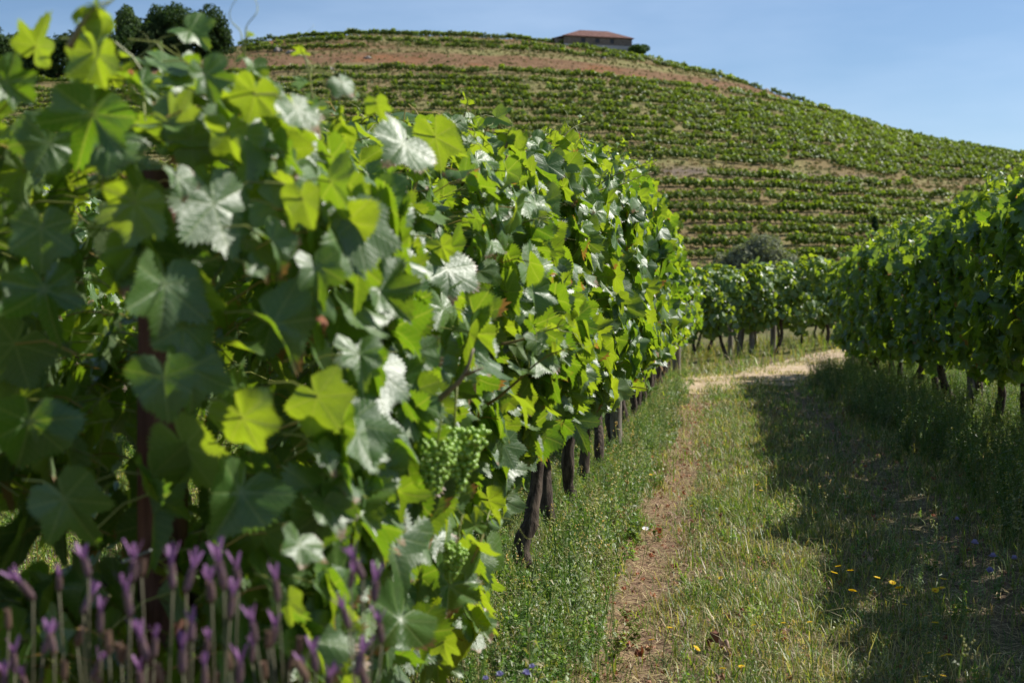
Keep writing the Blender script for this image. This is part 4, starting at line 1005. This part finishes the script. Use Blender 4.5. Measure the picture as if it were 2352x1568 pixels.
def plant(buf, protos, x, y, smin, smax, pal, zf=gz):
    n = len(x)
    if n == 0: return
    wh = rng.integers(0, len(protos), n); s = rng.uniform(smin, smax, n); c = pick(pal, n); tilt = rng.normal(0, .12, (n, 2))
    nn = np.stack([tilt[:, 0], tilt[:, 1], np.ones(n)], -1); a = rng.uniform(0, 6.28, n); Rm = frames(nn, np.stack([np.cos(a), np.sin(a), 0 * a], -1)); P = np.stack([x, y, zf(x, y) - .01], -1)
    for k in range(len(protos)):
        m = wh == k; cc = c[m][:, None, :]; buf.inst(protos[k], P[m], Rm[m], s[m], lambda D, cc=cc: D * cc)
b = Buf()
for (y0, y1, dens) in ((3.0, 7, 300), (7, 12, 190), (12, 21, 110)):
    x, y = scatter(-1.35, -.28, y0, y1, dens); k = (rng.random(len(x)) < ss(-x + .10 * sn(y * 2.5, x * 3, 1), .30, .50)) & not_road(x, y, .95); xk, yk = x[k], y[k]; lo = xk < -.5; plant(b, WA, xk[~lo], yk[~lo], .6, 1.35, WGREEN); plant(b, WA, xk[lo], yk[lo], .35, .8, WGREEN)
    x, y = scatter(-1.3, -.2, y0, y1, dens * .6); k = (rng.random(len(x)) < ss(-x + .14 * sn(y * 3, x * 3, 5), .26, .5)); plant(b, WB, x[k], y[k], .6, 1.1, WGREEN * [.8, 1.0, .5])
tag(b.obj('verge_weeds', M_plant), 'silvery green weeds along the foot of the left row', 'weeds', None, 'stuff')
b = Buf()
for (y0, y1, dens) in ((3.0, 7, 60), (7, 12, 40), (12, 19, 25)):
    x, y = scatter(-.1, 1.3, y0, y1, dens * 1.6); k = sn(x * 5, y * 4, 13) > .1; plant(b, WB, x[k], y[k], .35, .8, WGREEN * [.9, 1.1, .5])
    x, y = scatter(-.1, 1.3, y0, y1, dens * .5); plant(b, WA, x, y, .4, .75, WGREEN)
tag(b.obj('path_weeds', M_plant), 'low leafy weeds in the grassy middle of the path', 'weeds', None, 'stuff')
b = Buf()
for (y0, y1, dens) in ((3.6, 8, 120), (8, 14, 110), (14, 22, 80)):
    x, y = scatter(1.05, 3.2, y0, y1, dens); k = (rng.random(len(x)) < ss(x + .15 * sn(y * 2, x * 3, 1), 1.15, 1.5)) & not_road(x, y, 1.0); plant(b, WC, x[k], y[k], .4, .9, WGREEN * [.70, .78, .5])
tag(b.obj('undergrowth', M_plant), 'tall leafy weeds in the shade under the right row', 'weeds', None, 'stuff')
b = Buf(); x, y = scatter(-4.6, -1.2, 3.0, 12, 110); plant(b, WB + WA, x, y, .6, 1.1, WGREEN * [1.0, 1.15, .55])
x, y = scatter(-4.6, -1.2, 2.6, 12, 900); n = len(x); isd = sn(x * 1.7, y * 1.5, 4) + .5 * (x > -2.2) > .1; blades(b, x, y, rng.gamma(3, .02, n) + .01, rng.uniform(.0015, .003, n), rng.uniform(.2, 1.2, n), np.where(isd[:, None], pick(STRAW, n), pick(GRASS, n)))
tag(b.obj('alley_weeds', M_plant), 'weeds and straw in the alley behind the left row', 'weeds', None, 'stuff')
# field beyond the sandy bend
b = Buf(); x = rng.uniform(-6, 10, 9000); y = rng.uniform(19, 36, 9000); k = infr(x, y, 1) & not_road(x, y, 1.0) & ((y > road_y(x)) | (x > 2.2)); x, y = x[k], y[k]; n = len(x)
blades(b, x, y, rng.gamma(3, .05, n) + .03, rng.uniform(.004, .009, n), rng.uniform(.1, .9, n), np.where((rng.random(n) < .55)[:, None], pick(STRAW * [.85, .85, .75], n), pick(GRASS * 1.2, n)))
x, y = x[:2200], y[:2200]; plant(b, WA, x, y, .6, 1.3, np.array([[.20, .22, .06], [.30, .28, .07], [.14, .18, .05]]))
x = rng.uniform(-1, 6, 14000); y = road_y(x) + rng.normal(0, 1.0, 14000); k = infr(x, y, 1) & ((sn(x * 2.2, y * 2.5, 8) > .1) | (np.abs(y - road_y(x)) > 1.1)); x, y = x[k], y[k]; n = len(x); blades(b, x, y, rng.gamma(2, .02, n) + .01, rng.uniform(.002, .006, n), rng.uniform(.3, 1.4, n), pick(np.vstack([STRAW, GRASS[:2]]), n))
tag(b.obj('far_weeds', M_plant), 'dry and flowering weeds under the cross rows', 'weeds', None, 'stuff')
# dead vine leaves: many crumbs as litter, the bigger ones as things
b = Buf(); lp = []
for s in range(5):
    V, FS, D = leaf_proto(14, [0.55, 1.0], 0, 400 + s); g = np.random.default_rng(s); V = V.copy(); V[:, 2] += .6 * np.sin(V[:, 0] * 5 + s) * np.cos(V[:, 1] * 4); V[:, 0] *= .65; lp.append((V, FS, np.ones((len(V), 3))))
x, y = scatter(-.6, 2.2, 3.1, 15, 140); k = rng.random(len(x)) < .25 + .75 * np.exp(-((x + .24) / .2) ** 2); x, y = x[k], y[k]; n = len(x)
LC = np.array([[.30, .10, .045], [.36, .20, .12], [.22, .09, .05], [.42, .28, .20]]); cc = pick(LC, n); wh = rng.integers(0, 5, n); P = np.stack([x, y, gz(x, y) + .015], -1); nn = np.stack([rng.normal(0, .5, n), rng.normal(0, .5, n), np.ones(n)], -1); Rm = frames(nn, rng.normal(size=(n, 3))); s = rng.uniform(.006, .02, n)
for k in range(5):
    m = wh == k; c_ = cc[m][:, None, :]; b.inst(lp[k], P[m], Rm[m], s[m], lambda D, c_=c_: D * c_)
tag(b.obj('leaf_litter', M_dryplant), 'crumbs of dead vine leaves on the wheel strip', 'leaf litter', None, 'stuff')
DL = [(1515, 1218, .04, 'pinkish brown dead leaf on the wheel strip'), (1527, 1255, .035, 'rust red dead leaf beside the weeds'), (1640, 1462, .06, 'large curled red brown dead leaf in the path grass'), (1663, 1478, .05, 'second red brown dead leaf beside the large curled one'),
      (1470, 1500, .04, 'pale tan dead leaf at the foot of the strip'), (1655, 1555, .04, 'brown dead leaf at the bottom edge of the path'), (1590, 1195, .03, 'dark red dead leaf right of the bare strip'), (1508, 1160, .03, 'brown dead leaf far up the bare strip'), (1442, 1410, .045, 'red brown dead leaf at the left edge of the bare strip')]
for k, (px, py, s, lab) in enumerate(DL):
    P = at_z(px, py, .03); b = Buf(); b.inst(lp[k % 5], np.zeros((1, 3)), frames(np.array([[rng.normal(0, .4), -.4, 1]]), rng.normal(size=(1, 3))), np.array([s * .62]), lambda D: D * LC[k % 4] * .8)
    tag(b.obj('dead_leaf', M_dryplant, None, P), lab, 'dead leaf', 'dead leaves on the path')

# ------------------------------------------------------------------ flowers
def flat_mat(name, c, rough=.6, tr=.3):
    m = N(name); n = m.noise(200, 2, m.coord()); col = m.mix(n, tuple(q * .8 for q in c), tuple(min(1, q * 1.15) for q in c)); p = m.bsdf(col, rough, None, .3)
    tb = m.new('ShaderNodeBsdfTranslucent'); m.link(col, tb.inputs[0]); mx = m.new('ShaderNodeMixShader'); mx.inputs[0].default_value = tr; m.link(p, mx.inputs[1]); m.link(tb.outputs[0], mx.inputs[2]); return m.done(mx.outputs[0])
M_yel = flat_mat('yellow_petal', (.82, .58, .01)); M_yelc = flat_mat('orange_disc', (.60, .28, .01)); M_blue = flat_mat('lilac_petal', (.30, .29, .52)); M_stem = flat_mat('flower_stem', (.14, .19, .06)); M_white = flat_mat('white_petal', (.85, .85, .86))
def petals(b, n, r, w_, lift, mat=0, rows=1):
    for q in range(rows):
        for k in range(n):
            a = 6.283 * (k + .5 * q) / n + rng.normal(0, .05); d = np.array([math.cos(a), math.sin(a), 0]); u = np.array([-math.sin(a), math.cos(a), 0]) * w_; rr = r * (1 - .25 * q) * rng.uniform(.9, 1.08); up = np.array([0, 0, 1.]) * lift * r
            b.add([d * r * .15 - u * .4, d * r * .15 + u * .4, d * rr * .65 + u + up * .7, d * rr * .65 - u + up * .7, d * rr + u * .5 + up * (1 + q), d * rr - u * .5 + up * (1 + q)], [(0, 1, 2, 3), (3, 2, 4, 5)], None, mat)
def disc(b, r, h, mat=0, z=0.0):
    th = np.linspace(0, 6.283, 9)[:-1]; V = [(0, 0, z + h)] + [(r * .6 * math.cos(t), r * .6 * math.sin(t), z + h * .8) for t in th] + [(r * math.cos(t), r * math.sin(t), z) for t in th]
    b.add(V, [(0, 1 + k, 1 + (k + 1) % 8) for k in range(8)] + [(1 + k, 9 + k, 9 + (k + 1) % 8, 1 + (k + 1) % 8) for k in range(8)], None, mat)
def flower(name, P, kind, r, label, cat, group, hgt):
    base = np.array([P[0] + rng.normal(0, .015), P[1] + rng.normal(0, .015), float(gz(P[0], P[1]))]); root = empty(name, base, label, cat, group); T_ = np.asarray(P) - base
    b = Buf(); tube(b, spline([(0, 0, -.01), (T_[0] * .3 + rng.normal(0, .008), T_[1] * .3, T_[2] * .5), T_], 8), np.linspace(.0012, .0009, 8), 5)
    b.obj('stem', M_stem, root)
    tl = rng.normal(0, .22, 2); f = Buf()
    if kind == 'y': petals(f, 13, r, r * .16, .12, 0, 2)
    elif kind == 'b': petals(f, 16, r, r * .14, .35, 0, 3)
    else: petals(f, 6, r, r * .4, .3, 0)
    o = f.obj('petals', {'y': M_yel, 'b': M_blue, 'w': M_white}[kind], root, T_); o.rotation_euler = (tl[0], tl[1], 0)
    c = Buf(); disc(c, r * .32, r * .16, z=r * .05); o2 = c.obj('flower_centre', {'y': M_yelc, 'b': M_blue, 'w': M_yelc}[kind], root, T_); o2.rotation_euler = o.rotation_euler
    return root
YF = [(1965,1327,.017),(1993,1337,.015),(1955,1342,.016),(1998,1384,.014),(2061,1217,.014),(1774,1136,.013),(1784,1149,.013),(1833,1074,.012),(1689,1354,.010),(2056,1353,.012),(2092,1365,.012),(2108,1377,.015),(2212,1357,.016),(2206,1378,.016),(2192,1383,.013),(2120,1416,.011),(1898,1457,.009),(1836,1459,.009),(1767,1464,.009),(2192,1459,.013),(1633,1519,.013),(2176,1530,.012),(2209,1537,.012),(2224,1534,.012),(1693,1566,.010),(1738,1561,.010),(2168,1585,.011),(2210,1583,.010),(1527,1499,.012),(1570,1470,.009),(1525,1112,.012),(1665,960,.014),(1700,1010,.012),(1620,1185,.010)]
YF = sorted(YF)
for k, (px, py, r) in enumerate(YF):
    h = rng.uniform(.09, .17) if px > 1850 else rng.uniform(.04, .09); P = at_z(px * .98, py * .98, h)
    flower('yellow_daisy', P, 'y', r * .9, f'small yellow daisy in the path grass, {ordn(k)} of the daisies counted from the left', 'flower', 'yellow daisies in the path', h)
BF = [(1043,1571,.015,.22),(1173,1583,.013,.2),(1233,1581,.015,.2),(1249,1565,.012,.2),(1139,1593,.012,.2),(2243,1218,.013,.3),(2284,1274,.016,.3),(2327,1305,.015,.3),(2378,1310,.014,.3),(2320,1337,.013,.28)]
for k, (px, py, r, h) in enumerate(BF):
    P = at_z(px * .98, py * .98, h); flower('lilac_flower', P, 'b', r * .75, (f'lilac scabious flower low under the left row leaves, {ordn(sorted(q[0] for q in BF[:5]).index(px))} from the left' if k < 5 else f'lilac scabious flower in the shaded weeds of the right row, {ordn(sorted(q[0] for q in BF[5:]).index(px))} from the left'), 'flower', 'lilac scabious flowers', h)
P = at_z(1513 * .98, 1239 * .98, .12); flower('white_flower', P, 'w', .013, 'single white flower beside the bare strip', 'flower', None, .12)
# taller seeding weeds in the verge
SW = [(1347, 1268), (1425, 1275), (1310, 1300), (1395, 1330), (1440, 1260), (1700, 1190), (2205, 1210), (2240, 1500)]
swm = [weed_proto(500 + s, .5, 10, .05, .003, .8, 14, .22, 2) for s in range(4)]
for k, (px, py) in enumerate(SW):
    h = .36; P = at_z(px * .98, py * .98, h); g = float(gz(P[0], P[1])); b = Buf(); b.inst(swm[k % 4], np.zeros((1, 3)), rotz(np.array([k * 1.3])), np.array([.72]), lambda D: D * np.array([.15, .18, .08]))
    tag(b.obj('seeding_weed', M_plant, None, (P[0], P[1], g)), 'tall thin weed with clustered seed heads, ' + ['leftmost but one in the sunny verge', 'with the brightest heads beside the bare strip', 'leftmost in the sunny verge', 'lowest of those in the verge', 'nearest the bare strip', 'alone in the sunny middle grass', 'pale one in the shade near the wheel track', 'lowest in the shade at the bottom right'][k], 'weed', 'tall seeding weeds')

# ------------------------------------------------------------------ lavender in front
M_lav = flat_mat('lavender_bract', (.28, .135, .29), .6, .35); M_lav2 = flat_mat('lavender_dark_bract', (.17, .095, .18), .6, .3); M_brn = flat_mat('faded_flower_spike', (.23, .145, .10), .8, .2)
M_spk = flat_mat('lavender_spike', (.21, .135, .14), .8, .15); M_ls = flat_mat('lavender_stem', (.13, .12, .07), .7, .1); M_lf = flat_mat('lavender_leaf', (.16, .19, .11), .7, .3)
def spike_mesh(kind, seed):
    g = np.random.default_rng(seed); b = Buf(); L = .030; rows = 9
    tube(b, [(0, 0, -.003), (0, 0, L * .25), (0, 0, L * .75), (0, 0, L)], [.0025, .0048, .0046, .002], 8, None, 0, .1)
    for q in range(rows):
        z = L * (q + .3) / rows
        for k in range(8):
            a = 6.283 * (k + .5 * (q % 2)) / 8; rr = .0062 * (1 - .25 * abs(2 * q / rows - .8)); d = np.array([math.cos(a), math.sin(a), 0]); u = np.array([-math.sin(a), math.cos(a), 0]) * .0019; c = d * rr * .6 + np.array([0, 0, z])
            b.add([c - u, c + u, c + d * .0026 + u * .7 + [0, 0, .0028], c + d * .0026 - u * .7 + [0, 0, .0028], c + d * .0015 + [0, 0, .0055]], [(0, 1, 2, 3), (3, 2, 4)], None, 0 if g.random() > .25 else 1)
    if kind != 'dry':
        m = 4
        for k in range(m):
            a = 6.283 * k / m + g.normal(0, .3); d = np.array([math.cos(a), math.sin(a), 0]); u = np.array([-math.sin(a), math.cos(a), 0]) * .0036; l = g.uniform(.020, .034); o = g.uniform(.2, .55)
            P0 = np.array([0, 0, L * .93]); P1 = P0 + d * l * o * .4 + [0, 0, l * .5]; P2 = P0 + d * l * o + [0, 0, l]
            b.add([P0 - u * .4, P0 + u * .4, P1 + u, P1 - u, P2 + u * .55, P2 - u * .55], [(0, 1, 2, 3), (3, 2, 4, 5)], None, 2)
    return b
SPK = {kd: [spike_mesh(kd, 10 * i + s).mesh('flower_spike', [M_spk if kd != 'dry' else M_brn, M_brn if kd == 'mix' or kd == 'dry' else M_lav2, M_lav]) for s in range(3)] for i, kd in enumerate(('fresh', 'mix', 'dry'))}
LV = [(77,1370,'fresh'),(138,1353,'mix'),(207,1318,'fresh'),(195,1404,'fresh'),(234,1449,'fresh'),(310,1330,'fresh'),(331,1318,'dry'),(305,1411,'fresh'),(405,1346,'fresh'),(436,1353,'fresh'),(496,1377,'mix'),(525,1346,'fresh'),(558,1346,'fresh'),(539,1415,'mix'),(651,1377,'mix'),(20,1442,'dry'),(34,1542,'fresh'),(100,1500,'fresh'),(127,1497,'mix'),(300,1518,'dry'),(344,1515,'fresh'),(427,1542,'fresh'),(482,1504,'mix'),(599,1473,'fresh'),(637,1480,'fresh'),(678,1535,'dry'),(740,1542,'fresh'),(820,1346,'mix'),(850,1322,'fresh'),(817,1439,'fresh'),(877,1377,'fresh'),(895,1473,'mix'),(834,1549,'fresh'),(150,1560,'dry'),(215,1560,'mix'),(380,1570,'dry'),(560,1570,'fresh'),(620,1560,'dry'),(700,1500,'dry'),(255,1500,'dry'),(180,1480,'dry'),(450,1470,'fresh'),(765,1590,'fresh'),(60,1590,'mix'),(500,1590,'dry'),(330,1590,'mix'),(860,1590,'mix'),(10,1590,'fresh'),(235,1590,'dry'),(590,1520,'mix'),(720,1575,'mix')]
LV += [(int(rng.uniform(0, 900)), int(rng.uniform(1480, 1600)), ('dry', 'dry', 'mix')[k % 3]) for k in range(6)]
cx_ = [(20, 'leftmost'), (250, 'second'), (480, 'third'), (680, 'fourth'), (850, 'rightmost')]
labs = ['lavender plant with purple and faded heads at the left edge', 'lavender plant with tall purple heads left of the reddish post', 'lavender plant whose purple heads stand before the reddish post', 'lavender plant with faded heads just right of the post', 'lavender plant with slim purple spikes under the bright hanging leaves']
pl = []
for k, (px, _) in enumerate(cx_):
    P = at_depth(px * .98, 1500, 1.27); root = empty('lavender_plant', (P[0], P[1], float(gz(P[0], P[1]))), labs[k], 'lavender', 'lavender plants in front'); pl.append(root)
    # leafy base: many narrow grey leaves
    b = Buf(); n = 900; a = rng.uniform(0, 6.28, n); rr = .11 * np.sqrt(rng.random(n)); z = rng.uniform(.0, .50, n); B_ = np.stack([rr * np.cos(a), rr * np.sin(a), z], -1); d = nrm(np.stack([np.cos(a), np.sin(a), rng.uniform(.5, 2.2, n)], -1)); u = nrm(np.cross(d, rng.normal(size=(n, 3)))) * .0015; L = rng.uniform(.02, .04, (n, 1))
    V = np.stack([B_ - u * .5, B_ + u * .5, B_ + d * L * .6 + u, B_ + d * L * .6 - u, B_ + d * L], 1); o_ = (np.arange(n) * 5)[:, None]; b.add(V.reshape(-1, 3), np.array([[0, 1, 2, 3]]) + o_); b.F.append((np.array([[3, 2, 4]]) + o_, 0))
    for q in range(14):
        a_ = rng.uniform(0, 6.28); tube(b, spline([(0, 0, 0), (.04 * math.cos(a_), .04 * math.sin(a_), .2), (.09 * math.cos(a_), .09 * math.sin(a_), .48)], 5), .002, 5)
    b.obj('leafy_base', M_lf, root)
for (px, py, kd) in LV:
    P = at_depth(px * .98, (py + 30) * .98, rng.uniform(1.20, 1.34)); k = int(np.argmin([abs(px - c[0]) for c in cx_])); root = pl[k]; T_ = P - np.array(root.location)
    b = Buf(); foot = np.array([T_[0] * .35 + rng.normal(0, .01), T_[1] * .4, .36]); mid = foot + (T_ - foot) * .55 + rng.normal(0, .005, 3) * [1, 1, 0]
    tube(b, spline([foot, mid, T_], 8), .0009, 5); st = b.obj('flower_stalk', M_ls, root)
    o = bpy.data.objects.new('flower_spike', SPK[kd][int(rng.integers(0, 3))]); COL.objects.link(o); o.parent = st; o.location = T_; dd = Vector(T_ - mid); o.rotation_euler = (rng.normal(0, .2), rng.normal(0, .2), rng.uniform(0, 6)); s = rng.uniform(.85, 1.15); o.scale = (s * .62, s * .62, s * rng.uniform(.48, .66))
